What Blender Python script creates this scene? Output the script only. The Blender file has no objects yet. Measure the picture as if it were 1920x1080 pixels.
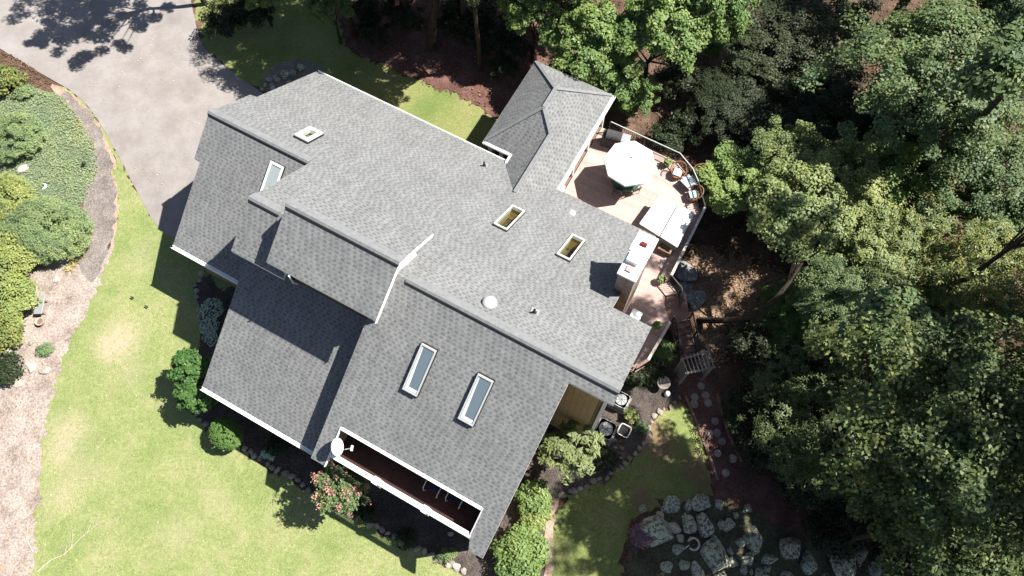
import bpy, bmesh, math, random
import numpy as np
from mathutils import Vector, Matrix
from mathutils.geometry import delaunay_2d_cdt

# ------------------------------------------------------------------ camera, sky, sun, exposure
SC = bpy.context.scene
COL = SC.collection
CAMH = 37.3
F, TILT, ROLL, YAW = 1440.0, math.radians(21.36), math.radians(-0.54), math.radians(-29.3)
V0 = 7.728                       # the main ridge lies 7.7 m "house north" of the point under the camera
FW = np.array([0, math.sin(TILT), -math.cos(TILT)]); UP0 = np.array([0, math.cos(TILT), math.sin(TILT)]); RT0 = np.array([1., 0, 0])
RT = math.cos(ROLL) * RT0 + math.sin(ROLL) * UP0
UPV = -math.sin(ROLL) * RT0 + math.cos(ROLL) * UP0
cd = bpy.data.cameras.new('camera'); cam = bpy.data.objects.new('camera', cd); COL.objects.link(cam)
M3 = Matrix((RT, UPV, -FW)).transposed()
cam.matrix_world = Matrix.Translation((0, 0, CAMH)) @ M3.to_4x4()
cd.sensor_width = 36; cd.lens = F / 1920 * 36; cd.clip_end = 2000; cd.clip_start = .5
SC.camera = cam
EA = np.array([math.cos(YAW), math.sin(YAW), 0]); NA = np.array([-math.sin(YAW), math.cos(YAW), 0])
SDU, SDV = -.555, -.42           # a shadow runs this far (house east, house north) per metre of height
sv = -(SDU * EA + SDV * NA); sv[2] = 1.0; sv /= np.linalg.norm(sv)
el = math.asin(sv[2]); az = math.atan2(sv[0], sv[1])       # azimuth clockwise from +Y
wd = bpy.data.worlds.new('World'); SC.world = wd; wd.use_nodes = True
nt = wd.node_tree; bg = nt.nodes['Background']; sky = nt.nodes.new('ShaderNodeTexSky')
sky.sky_type = 'NISHITA'; sky.sun_disc = False; sky.sun_elevation = el; sky.sun_rotation = az
nt.links.new(sky.outputs[0], bg.inputs[0]); bg.inputs[1].default_value = .05
sl = bpy.data.lights.new('sun', 'SUN'); so = bpy.data.objects.new('sun', sl); COL.objects.link(so)
sl.energy = 5.0; sl.angle = math.radians(.53); sl.color = (1, .96, .89)
so.rotation_euler = Vector(-sv).to_track_quat('-Z', 'Y').to_euler()
SC.view_settings.view_transform = 'Standard'; SC.view_settings.look = 'None'
SC.view_settings.exposure = 1.25; SC.view_settings.gamma = 1
SC.cycles.max_bounces = 6; SC.cycles.diffuse_bounces = 3; SC.cycles.transmission_bounces = 4

rnd = random.Random(7)
RS = np.random.RandomState(11)

# ------------------------------------------------------------------ coordinates
def sstep(t): t = min(1, max(0, t)); return t * t * (3 - 2 * t)
def HW(u, v, z): return np.array([*(EA[:2] * u + NA[:2] * (v + V0)), z])
def to_uv(x, y): p = np.array([x, y, 0]); return p @ EA, p @ NA - V0
def terr(x, y):
    u, v = to_uv(x, y)
    return -.9 * sstep((v + .6 * max(u, 0) - 3) / 8) - 3. * sstep((u - 5) / 13) - 2. * sstep((v - 17) / 13) * sstep((u + 14) / 8)
def ray(px, py): return FW + RT * (px - 960) / F - UPV * (py - 540) / F
def P(px, py, z):
    d = ray(px, py); return np.array([0, 0, CAMH]) + d * ((z - CAMH) / d[2])
def G(px, py, dz=0.):
    z = 0
    for _ in range(6):
        p = P(px, py, z + dz); z = terr(p[0], p[1])
    p[2] = z + dz
    return p

# ------------------------------------------------------------------ materials
def nmat(name, rough=.85, spec=.2):
    m = bpy.data.materials.new(name); m.use_nodes = True
    b = m.node_tree.nodes['Principled BSDF']; b.inputs['Roughness'].default_value = rough
    b.inputs['Specular IOR Level'].default_value = spec
    return m, m.node_tree, b
def N(t, kind, **kw):
    n = t.nodes.new(kind)
    for k, v in kw.items(): setattr(n, k, v)
    return n
def ramp(t, src, stops, const=False):
    r = N(t, 'ShaderNodeValToRGB'); t.links.new(src, r.inputs[0])
    if const: r.color_ramp.interpolation = 'CONSTANT'
    e = r.color_ramp.elements
    while len(e) < len(stops): e.new(.5)
    for k, (p, c) in enumerate(stops):
        e[k].position = p; e[k].color = (c if hasattr(c, '__len__') else (c, c, c)) + (1,) if not hasattr(c, '__len__') or len(c) == 3 else c
    return r.outputs[0]
def noise(t, vec, scale, detail=4, rough=.6, dist=0):
    n = N(t, 'ShaderNodeTexNoise'); n.inputs['Scale'].default_value = scale; n.inputs['Detail'].default_value = detail
    n.inputs['Roughness'].default_value = rough; n.inputs['Distortion'].default_value = dist
    if vec is not None: t.links.new(vec, n.inputs['Vector'])
    return n.outputs['Fac']
def mix(t, f, a, b, mode='MIX'):
    m = N(t, 'ShaderNodeMix', data_type='RGBA', blend_type=mode)
    if hasattr(f, 'node'): t.links.new(f, m.inputs[0])
    else: m.inputs[0].default_value = f
    for s, k in ((a, 6), (b, 7)):
        if hasattr(s, 'node'): t.links.new(s, m.inputs[k])
        else: m.inputs[k].default_value = (*s, 1)
    return m.outputs[2]
def bump(t, b, h, dist, strength=1.):
    n = N(t, 'ShaderNodeBump'); n.inputs['Distance'].default_value = dist; n.inputs['Strength'].default_value = strength
    t.links.new(h, n.inputs['Height']); t.links.new(n.outputs[0], b.inputs['Normal'])
def wpos(t): return N(t, 'ShaderNodeNewGeometry').outputs['Position']
def opos(t): return N(t, 'ShaderNodeTexCoord').outputs['Object']

def plain(name, c, rough=.7, spec=.3, var=.12, scale=9., metal=0):
    m, t, b = nmat(name, rough, spec)
    o = opos(t); f = noise(t, o, scale, 5)
    lo = tuple(x * (1 - var) for x in c); hi = tuple(min(1, x * (1 + var)) for x in c)
    t.links.new(ramp(t, f, [(.3, lo), (.7, hi)]), b.inputs['Base Color']); b.inputs['Metallic'].default_value = metal
    return m

def ground_mat(name, cols, fine, fscale=14., cscale=.5, bumpd=.03, rough=.95, speck=None, extra=None):
    """cols = three colours mixed by a coarse noise; fine = (lo, hi) multipliers of a fine noise"""
    m, t, b = nmat(name, rough, .1)
    p = wpos(t)
    c = ramp(t, noise(t, p, cscale, 6, .62), [(.32, cols[0]), (.5, cols[1]), (.68, cols[2])])
    fn = noise(t, p, fscale, 5, .7)
    c = mix(t, 1., c, ramp(t, fn, [(.3, fine[0]), (.7, fine[1])]), 'MULTIPLY')
    if speck:
        v = N(t, 'ShaderNodeTexVoronoi'); v.inputs['Scale'].default_value = speck[0]; t.links.new(p, v.inputs['Vector'])
        msk = ramp(t, v.outputs['Distance'], [(speck[1], 1.), (speck[1] + .05, 0.)])
        gate = ramp(t, noise(t, p, 3., 3), [(.5, 0.), (.6, 1.)])
        mm = N(t, 'ShaderNodeMath', operation='MULTIPLY'); t.links.new(msk, mm.inputs[0]); t.links.new(gate, mm.inputs[1])
        c = mix(t, mm.outputs[0], c, speck[2])
    if extra: c = extra(t, p, c)
    t.links.new(c, b.inputs['Base Color']); bump(t, b, fn, bumpd)
    return m

def spot(t, p, centre, rad, soft=.6, wob=1.2):
    """a patch with a ragged noise edge round a place on the ground"""
    s = N(t, 'ShaderNodeVectorMath', operation='DISTANCE'); t.links.new(p, s.inputs[0]); s.inputs[1].default_value = tuple(centre)
    a = N(t, 'ShaderNodeMath', operation='MULTIPLY_ADD'); t.links.new(noise(t, p, 2.2, 9, .78), a.inputs[0]); a.inputs[1].default_value = wob * 2
    a.inputs[2].default_value = -wob
    d = N(t, 'ShaderNodeMath', operation='ADD'); t.links.new(s.outputs['Value'], d.inputs[0]); t.links.new(a.outputs[0], d.inputs[1])
    k = N(t, 'ShaderNodeMapRange'); t.links.new(d.outputs[0], k.inputs[0]); k.inputs[1].default_value = rad * (1 - soft); k.inputs[2].default_value = rad * (1 + soft)
    k.inputs[3].default_value = 1; k.inputs[4].default_value = 0
    g = ramp(t, noise(t, p, 7., 8, .75), [(.36, 0.), (.56, 1.)]); mm = N(t, 'ShaderNodeMath', operation='MULTIPLY'); t.links.new(k.outputs[0], mm.inputs[0]); t.links.new(g, mm.inputs[1])
    return mm.outputs[0]

def lawn2_extra(t, p, c):
    c = mix(t, 1., c, ramp(t, noise(t, p, 4.5, 6, .75), [(.3, .84), (.7, 1.16)]), 'MULTIPLY')
    for q, r in (((1232, 838), .8), ((1222, 800), .5), ((1300, 880), .6), ((1325, 905), .4), ((1205, 935), .5)):
        c = mix(t, spot(t, p, G(*q), r), c, (.20, .115, .085))
    return c
def lawn_extra(t, p, c):
    c = mix(t, 1., c, ramp(t, noise(t, p, 4.5, 6, .75), [(.3, .84), (.7, 1.16)]), 'MULTIPLY')
    c = mix(t, ramp(t, noise(t, p, 1.1, 7, .7), [(.52, 0.), (.72, .55)]), c, (.33, .29, .17))
    c = mix(t, ramp(t, noise(t, p, .7, 7, .72, .6), [(.55, 0.), (.75, .5)]), c, (.13, .19, .05))
    for q, r, k in (((222, 640), 1.0, .95), ((205, 655), .5, .6), ((128, 812), .9, .7), ((105, 850), .7, .5), ((110, 930), .7, .4), ((265, 480), .8, .3), ((245, 700), .6, .35), ((330, 1000), .8, .25), ((160, 880), .9, .3), ((410, 945), .8, .25)):
        f = spot(t, p, G(*q), r); mm = N(t, 'ShaderNodeMath', operation='MULTIPLY'); t.links.new(f, mm.inputs[0]); mm.inputs[1].default_value = k
        c = mix(t, mm.outputs[0], c, (.40, .325, .235))
    return c

MT = {}
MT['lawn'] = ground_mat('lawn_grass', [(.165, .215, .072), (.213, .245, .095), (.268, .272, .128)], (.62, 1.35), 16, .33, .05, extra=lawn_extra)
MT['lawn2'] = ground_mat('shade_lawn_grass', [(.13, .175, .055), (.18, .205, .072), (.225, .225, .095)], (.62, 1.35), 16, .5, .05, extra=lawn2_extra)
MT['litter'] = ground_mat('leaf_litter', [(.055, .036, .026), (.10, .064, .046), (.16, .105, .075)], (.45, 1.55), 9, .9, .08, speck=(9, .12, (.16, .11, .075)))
MT['clearing'] = ground_mat('sunlit_tint_litter', [(.12, .08, .058), (.21, .145, .105), (.29, .21, .155)], (.5, 1.5), 9, .9, .07, speck=(9, .12, (.36, .28, .20)))  # lighter copy of the leaf litter, sunlight put into its colour
MT['dirt'] = ground_mat('bare_dirt', [(.20, .165, .14), (.32, .262, .228), (.39, .325, .285)], (.5, 1.4), 9, 1.1, .06, speck=(7, .1, (.45, .38, .31)))
MT['mulch'] = ground_mat('dark_mulch', [(.05, .042, .036), (.075, .062, .055), (.11, .09, .08)], (.4, 1.7), 13, 1., .06, speck=(10, .1, (.2, .17, .14)))
MT['greymulch'] = ground_mat('grey_mulch', [(.13, .11, .10), (.19, .165, .15), (.24, .21, .19)], (.45, 1.6), 14, 1., .05, speck=(11, .11, (.36, .31, .27)))
MT['path'] = ground_mat('red_mulch', [(.085, .045, .038), (.125, .066, .055), (.17, .10, .08)], (.5, 1.5), 12, 1., .05, speck=(8, .1, (.25, .16, .12)))
MT['pinkedge'] = ground_mat('pine_straw', [(.30, .20, .155), (.36, .26, .20), (.40, .30, .24)], (.55, 1.35), 15, 1.1, .04)
MT['cover'] = ground_mat('cover_soil', [(.10, .12, .07), (.12, .16, .09), (.16, .17, .10)], (.5, 1.5), 14, .9, .05)
def drive_extra(t, p, c):
    w = N(t, 'ShaderNodeTexVoronoi', feature='DISTANCE_TO_EDGE'); w.inputs['Scale'].default_value = .16
    n2 = N(t, 'ShaderNodeVectorMath', operation='ADD'); t.links.new(p, n2.inputs[0])
    nn = N(t, 'ShaderNodeTexNoise'); nn.inputs['Scale'].default_value = .7; nn.inputs['Detail'].default_value = 5; t.links.new(p, nn.inputs['Vector'])
    t.links.new(nn.outputs['Color'], n2.inputs[1]); t.links.new(n2.outputs[0], w.inputs['Vector'])
    k = ramp(t, w.outputs['Distance'], [(0., .93), (.006, 1.)])
    c = mix(t, 1., c, ramp(t, noise(t, p, .9, 6, .7), [(.3, .9), (.62, 1.04)]), 'MULTIPLY')
    return mix(t, 1., c, k, 'MULTIPLY')
MT['drive'] = ground_mat('worn_asphalt', [(.210, .188, .177), (.237, .215, .204), (.257, .236, .225)], (.88, 1.1), 40, .45, .012, .9, extra=drive_extra)

def shingles():
    """laminated shingles: courses .16 m apart, each with raised tabs, their shadow painted dark, at an irregular spacing"""
    m, t, b = nmat('asphalt_shingles', .9, .15)
    uv = N(t, 'ShaderNodeTexCoord').outputs['UV']
    def mth(op, x, y=None, z=None):
        n = N(t, 'ShaderNodeMath', operation=op)
        for k, q in enumerate((x, y, z)):
            if q is None: continue
            if hasattr(q, 'node'): t.links.new(q, n.inputs[k])
            else: n.inputs[k].default_value = q
        return n.outputs[0]
    sep = N(t, 'ShaderNodeSeparateXYZ'); t.links.new(uv, sep.inputs[0])
    row = mth('DIVIDE', sep.outputs[1], .16); ri = mth('FLOOR', row); rf = mth('FRACT', row)
    wn = N(t, 'ShaderNodeTexWhiteNoise', noise_dimensions='1D'); t.links.new(ri, wn.inputs['W'])
    col = mth('ADD', mth('DIVIDE', sep.outputs[0], .27), mth('MULTIPLY', wn.outputs['Value'], 7.)); ci = mth('FLOOR', col); cf = mth('FRACT', col)
    cv = N(t, 'ShaderNodeCombineXYZ'); t.links.new(ci, cv.inputs[0]); t.links.new(ri, cv.inputs[1])
    w2 = N(t, 'ShaderNodeTexWhiteNoise', noise_dimensions='2D'); t.links.new(cv.outputs[0], w2.inputs['Vector'])
    w3 = N(t, 'ShaderNodeSeparateColor'); t.links.new(w2.outputs['Color'], w3.inputs[0])
    width = mth('MULTIPLY_ADD', w3.outputs[0], .3, .36)                       # share of the module the tab and its painted shadow take
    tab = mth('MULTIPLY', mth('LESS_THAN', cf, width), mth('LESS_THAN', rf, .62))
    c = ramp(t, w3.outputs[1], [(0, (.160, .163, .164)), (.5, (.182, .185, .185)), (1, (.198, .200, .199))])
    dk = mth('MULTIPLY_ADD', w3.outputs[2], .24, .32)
    c = mix(t, mth('MULTIPLY', tab, dk), c, (.06, .064, .068))  # tab shadows mixed into the colour as dark dashes
    c = mix(t, 1., c, ramp(t, rf, [(0., .80), (.09, 1.), (1., 1.)]), 'MULTIPLY')  # thin shadow line painted along each course
    c = mix(t, 1., c, ramp(t, noise(t, opos(t), .6, 5, .6), [(.3, .93), (.7, 1.07)]), 'MULTIPLY')
    c = mix(t, 1., c, ramp(t, noise(t, uv, 24, 3, .7), [(.3, .86), (.7, 1.14)]), 'MULTIPLY')
    st = N(t, 'ShaderNodeMapping'); t.links.new(uv, st.inputs[0]); st.inputs['Scale'].default_value = (2.2, .22, 1)
    c = mix(t, 1., c, ramp(t, noise(t, st.outputs[0], 1., 4, .6), [(.35, .93), (.65, 1.06)]), 'MULTIPLY')
    t.links.new(c, b.inputs['Base Color'])
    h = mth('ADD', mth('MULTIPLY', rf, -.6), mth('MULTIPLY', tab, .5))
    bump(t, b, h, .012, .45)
    return m
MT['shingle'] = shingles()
MT['cap'] = plain('ridge_cap_shingle', (.172, .178, .181), .9, .15, .15, 5)
MT['white'] = plain('white_paint', (.78, .78, .77), .5, .4, .04, 3)
MT['offwhite'] = plain('weathered_white', (.62, .60, .55), .7, .3, .2, 4)
MT['black'] = plain('black_metal', (.018, .017, .017), .5, .4, .1)
MT['dark'] = plain('dark_gap', (.02, .02, .02), .9, .1, .1)
MT['trimgrey'] = plain('grey_trim', (.40, .41, .40), .5, .4, .08, 5)
MT['goldwood'] = plain('pine_wood', (.42, .30, .12), .6, .3, .2, 12)
MT['railgrey'] = plain('grey_rail', (.36, .37, .36), .6, .4, .1, 3)
MT['railpale'] = plain('pale_rail', (.50, .44, .38), .7, .3, .15, 5)
MT['canvas'] = plain('white_canvas', (.84, .86, .85), .8, .2, .02, 2)
MT['green'] = plain('green_cloth', (.035, .10, .075), .8, .2, .1)
MT['sage'] = plain('sage_cushion', (.17, .21, .18), .85, .15, .15)
MT['wicker'] = plain('wicker', (.23, .115, .055), .7, .3, .4, 40)
MT['blue'] = plain('pale_blue_cushion', (.40, .50, .55), .85, .2, .15)
MT['vinyl'] = plain('vinyl_cover', (.72, .71, .67), .6, .3, .07, 2)
MT['grill'] = plain('grill_cover', (.05, .05, .05), .8, .2, .3, 3)
MT['steel'] = plain('grey_steel', (.30, .31, .32), .45, .5, .1, 4, .3)
MT['terra'] = plain('red_clay', (.13, .018, .015), .8, .2, .15)
MT['fadedclay'] = plain('faded_clay', (.40, .27, .25), .8, .2, .15)
MT['pot'] = plain('pale_pot', (.42, .44, .41), .7, .3, .1)
MT['bark'] = plain('tree_bark', (.055, .043, .034), .95, .1, .45, 6)
MT['paledead'] = plain('dead_wood', (.42, .37, .30), .9, .1, .2, 8)
MT['redfloor'] = plain('red_boards', (.042, .019, .017), .8, .2, .25, 4)
MT['greywood'] = plain('weathered_wood', (.23, .22, .20), .85, .15, .25, 8)
MT['brownwood'] = plain('brown_timber', (.20, .13, .10), .85, .15, .3, 6)
MT['acmetal'] = plain('condenser_paint', (.50, .49, .46), .6, .4, .08)
MT['bluewht'] = plain('ornament_white', (.72, .73, .72), .6, .3, .05)
MT['tile'] = plain('tabletop_mosaic', (.36, .40, .44), .35, .5, .35, 14)

def siding(name, c, period=.12, rough=.7):
    m, t, b = nmat(name, rough, .25)
    o = opos(t); sep = N(t, 'ShaderNodeSeparateXYZ'); t.links.new(o, sep.inputs[0])
    dv = N(t, 'ShaderNodeMath', operation='DIVIDE'); t.links.new(sep.outputs[2], dv.inputs[0]); dv.inputs[1].default_value = period
    fr = N(t, 'ShaderNodeMath', operation='FRACT'); t.links.new(dv.outputs[0], fr.inputs[0])
    k = ramp(t, fr.outputs[0], [(0., .55), (.1, 1.), (1., .96)])
    c = mix(t, 1., ramp(t, noise(t, o, 2, 4), [(.3, tuple(x * .88 for x in c)), (.7, tuple(x * 1.1 for x in c))]), k, 'MULTIPLY')
    t.links.new(c, b.inputs['Base Color']); bump(t, b, fr.outputs[0], .012, .6)
    return m
MT['darksiding'] = siding('shaded_brown_siding', (.075, .058, .055))  # brown siding, darkened for the shade under the upper eave
MT['siding'] = siding('tan_siding', (.26, .195, .12))
def vboards(name, c, period=.3):
    m, t, b = nmat(name, .75, .2)
    o = opos(t); d = N(t, 'ShaderNodeVectorMath', operation='DOT_PRODUCT'); t.links.new(o, d.inputs[0]); d.inputs[1].default_value = tuple(EA)
    dv = N(t, 'ShaderNodeMath', operation='DIVIDE'); t.links.new(d.outputs['Value'], dv.inputs[0]); dv.inputs[1].default_value = period
    fr = N(t, 'ShaderNodeMath', operation='FRACT'); t.links.new(dv.outputs[0], fr.inputs[0])
    k = ramp(t, fr.outputs[0], [(0., .45), (.09, 1.), (.9, 1.), (1., .8)])
    c = mix(t, 1., ramp(t, noise(t, o, 3, 4), [(.3, tuple(x * .85 for x in c)), (.7, tuple(x * 1.12 for x in c))]), k, 'MULTIPLY')
    t.links.new(c, b.inputs['Base Color']); bump(t, b, fr.outputs[0], .01, .5)
    return m
MT['vsiding'] = vboards('tan_board_siding', (.40, .29, .15), .26)
def boards(name, c, axis, width, gap=.06):
    m, t, b = nmat(name, .8, .2)
    p = wpos(t); d = N(t, 'ShaderNodeVectorMath', operation='DOT_PRODUCT'); t.links.new(p, d.inputs[0]); d.inputs[1].default_value = tuple(axis)
    dv = N(t, 'ShaderNodeMath', operation='DIVIDE'); t.links.new(d.outputs['Value'], dv.inputs[0]); dv.inputs[1].default_value = width
    fl = N(t, 'ShaderNodeMath', operation='FLOOR'); t.links.new(dv.outputs[0], fl.inputs[0])
    fr = N(t, 'ShaderNodeMath', operation='FRACT'); t.links.new(dv.outputs[0], fr.inputs[0])
    wn = N(t, 'ShaderNodeTexWhiteNoise', noise_dimensions='1D'); t.links.new(fl.outputs[0], wn.inputs['W'])
    cc = ramp(t, wn.outputs['Value'], [(0, tuple(x * .86 for x in c)), (1, tuple(x * 1.12 for x in c))])
    cc = mix(t, 1., cc, ramp(t, noise(t, p, 5, 5, .7), [(.3, .85), (.7, 1.12)]), 'MULTIPLY')
    cc = mix(t, 1., cc, ramp(t, fr.outputs[0], [(0., .3), (gap, 1.), (1, 1.)]), 'MULTIPLY')
    t.links.new(cc, b.inputs['Base Color']); bump(t, b, fr.outputs[0], .004, .4)
    return m
MT['deck'] = boards('deck_boards', (.44, .32, .285), NA, .14)
MT['tread'] = boards('stair_boards', (.20, .125, .105), NA, .14)

def stone_mat(name, c1, c2, lichen=None, scale=3., amt=.5):
    m, t, b = nmat(name, .95, .1)
    o = opos(t); rn = N(t, 'ShaderNodeObjectInfo').outputs['Random']
    ad = N(t, 'ShaderNodeVectorMath', operation='ADD'); t.links.new(o, ad.inputs[0])
    cx = N(t, 'ShaderNodeMath', operation='MULTIPLY'); t.links.new(rn, cx.inputs[0]); cx.inputs[1].default_value = 37
    t.links.new(cx.outputs[0], ad.inputs[1]); p = ad.outputs[0]
    c = ramp(t, noise(t, p, scale, 6, .7), [(.3, c1), (.7, c2)])
    c = mix(t, 1., c, ramp(t, rn, [(0, .75), (1, 1.2)]), 'MULTIPLY')
    if lichen:
        f = ramp(t, noise(t, p, scale * 1.6, 8, .72), [(amt, 0.), (amt + .06, 1.)])
        c = mix(t, f, c, lichen)
        f2 = ramp(t, noise(t, p, scale * 3.3, 5, .7), [(.58, 0.), (.64, .85)])
        c = mix(t, f2, c, (.045, .042, .038))
    t.links.new(c, b.inputs['Base Color']); bump(t, b, noise(t, p, scale * 5, 6, .7), .04)
    return m
MT['boulder'] = stone_mat('lichen_boulder', (.10, .088, .075), (.20, .178, .155), (.47, .49, .37), 2.8, .46)
MT['stone'] = stone_mat('edging_stone', (.26, .225, .19), (.40, .35, .30), None, 5)
MT['palestone'] = stone_mat('pale_stone', (.42, .35, .29), (.60, .52, .44), None, 5)
MT['chimney'] = stone_mat('chimney_stone', (.17, .13, .11), (.30, .24, .20), None, 3)
MT['round'] = stone_mat('stepping_stone', (.22, .185, .165), (.34, .29, .26), None, 4)
MT['slate'] = stone_mat('slate_ledge', (.13, .13, .13), (.30, .30, .29), (.42, .43, .41), 2.6, .52)

def leaf_mat(name, cols, trans=.35, rough=.5, spec=.25):
    m, t, b = nmat(name, rough, spec)
    g = N(t, 'ShaderNodeNewGeometry'); rn = g.outputs['Random Per Island']
    c = ramp(t, rn, [(k / max(1, len(cols) - 1), q) for k, q in enumerate(cols)])
    oi = N(t, 'ShaderNodeObjectInfo').outputs['Random']
    c = mix(t, 1., c, ramp(t, oi, [(0, (.82, .88, .85)), (1, (1.15, 1.08, 1.0))]), 'MULTIPLY')
    c = mix(t, 1., c, ramp(t, noise(t, opos(t), .55, 3), [(.3, (.75, .82, .85)), (.7, (1.25, 1.15, .95))]), 'MULTIPLY')
    t.links.new(c, b.inputs['Base Color'])
    tr = N(t, 'ShaderNodeBsdfTranslucent'); t.links.new(mix(t, 1., c, (1.15, 1.35, .5), 'MULTIPLY'), tr.inputs[0])
    ms = N(t, 'ShaderNodeMixShader'); ms.inputs[0].default_value = trans
    t.links.new(b.outputs[0], ms.inputs[1]); t.links.new(tr.outputs[0], ms.inputs[2])
    t.links.new(ms.outputs[0], t.nodes['Material Output'].inputs[0])
    return m
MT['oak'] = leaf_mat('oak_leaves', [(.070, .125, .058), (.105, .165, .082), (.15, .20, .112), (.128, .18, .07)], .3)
MT['oakdark'] = leaf_mat('shade_dark_oak_leaves', [(.024, .038, .019), (.035, .050, .024), (.047, .063, .031)], .25)  # oak leaf colour darkened to stand for deep shade in the wood
MT['oakmid'] = leaf_mat('shaded_oak_leaves', [(.045, .078, .033), (.07, .105, .048), (.118, .155, .068), (.18, .205, .08)], .3)  # oak leaf colour lowered for the shaded lower part of the wood
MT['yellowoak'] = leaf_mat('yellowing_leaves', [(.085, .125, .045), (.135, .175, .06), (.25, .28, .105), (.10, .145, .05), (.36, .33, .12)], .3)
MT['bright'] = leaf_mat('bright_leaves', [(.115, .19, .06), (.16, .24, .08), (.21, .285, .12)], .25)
MT['greyleaf'] = leaf_mat('grey_green_leaves', [(.15, .20, .08), (.20, .25, .11), (.26, .30, .16), (.17, .23, .07)], .25)
MT['box'] = leaf_mat('boxwood_leaves', [(.057, .127, .034), (.086, .167, .046), (.115, .207, .063)], .25)
MT['juniper'] = leaf_mat('juniper_leaves', [(.145, .21, .10), (.195, .265, .135), (.245, .31, .17)], .15, .6)
MT['covergreen'] = leaf_mat('ground_cover_leaves', [(.19, .25, .15), (.235, .30, .19), (.28, .33, .225), (.25, .27, .13)], .15, .6)
MT['lime'] = leaf_mat('lime_leaves', [(.165, .215, .07), (.21, .26, .09), (.25, .285, .12)], .15)
MT['palegreen'] = leaf_mat('pale_pointed_leaves', [(.17, .22, .10), (.21, .26, .13), (.25, .29, .17)])
MT['silver'] = leaf_mat('variegated_leaves', [(.10, .16, .15), (.45, .58, .58), (.65, .75, .74)], .2)
MT['pinkfl'] = leaf_mat('pink_blossom', [(.42, .20, .22), (.50, .28, .29), (.58, .38, .37)], .3, .7)
MT['purple'] = leaf_mat('purple_blossom', [(.17, .10, .18), (.24, .15, .24), (.30, .20, .30)], .3, .7)
MT['straw'] = leaf_mat('straw_leaves', [(.42, .37, .20), (.52, .46, .28), (.60, .55, .36)], .3, .7)
MT['fall'] = leaf_mat('fallen_leaf', [(.22, .13, .08), (.34, .22, .13), (.46, .36, .25)], .2, .8)
MT['woodfall'] = leaf_mat('shaded_fallen_leaf', [(.10, .06, .045), (.16, .10, .07), (.24, .17, .12)], .2, .8)  # fallen leaf colour lowered to stand for shade on the ground
MT['palefall'] = leaf_mat('pale_fallen_leaf', [(.45, .40, .30), (.60, .56, .42), (.55, .45, .22)], .2, .8)

def glass(name, c, rough=.05):
    m, t, b = nmat(name, rough, .6); b.inputs['Base Color'].default_value = (*c, 1); b.inputs['Metallic'].default_value = .25
    return m
MT['paleglass'] = glass('reflection_tint_glass', (.38, .43, .42), .08)  # sky reflection put into the glass as a pale base colour
MT['skyglass'] = glass('blue_glass', (.15, .195, .225), .06)
def clear():
    m, t, b = nmat('clear_glass', .02, .5)
    gl = N(t, 'ShaderNodeBsdfGlossy'); gl.inputs['Roughness'].default_value = .02; tp = N(t, 'ShaderNodeBsdfTransparent'); tp.inputs[0].default_value = (.75, .8, .76, 1)
    ms = N(t, 'ShaderNodeMixShader'); ms.inputs[0].default_value = .06
    t.links.new(tp.outputs[0], ms.inputs[1]); t.links.new(gl.outputs[0], ms.inputs[2]); t.links.new(ms.outputs[0], t.nodes['Material Output'].inputs[0])
    return m
MT['clear'] = clear()

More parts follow.
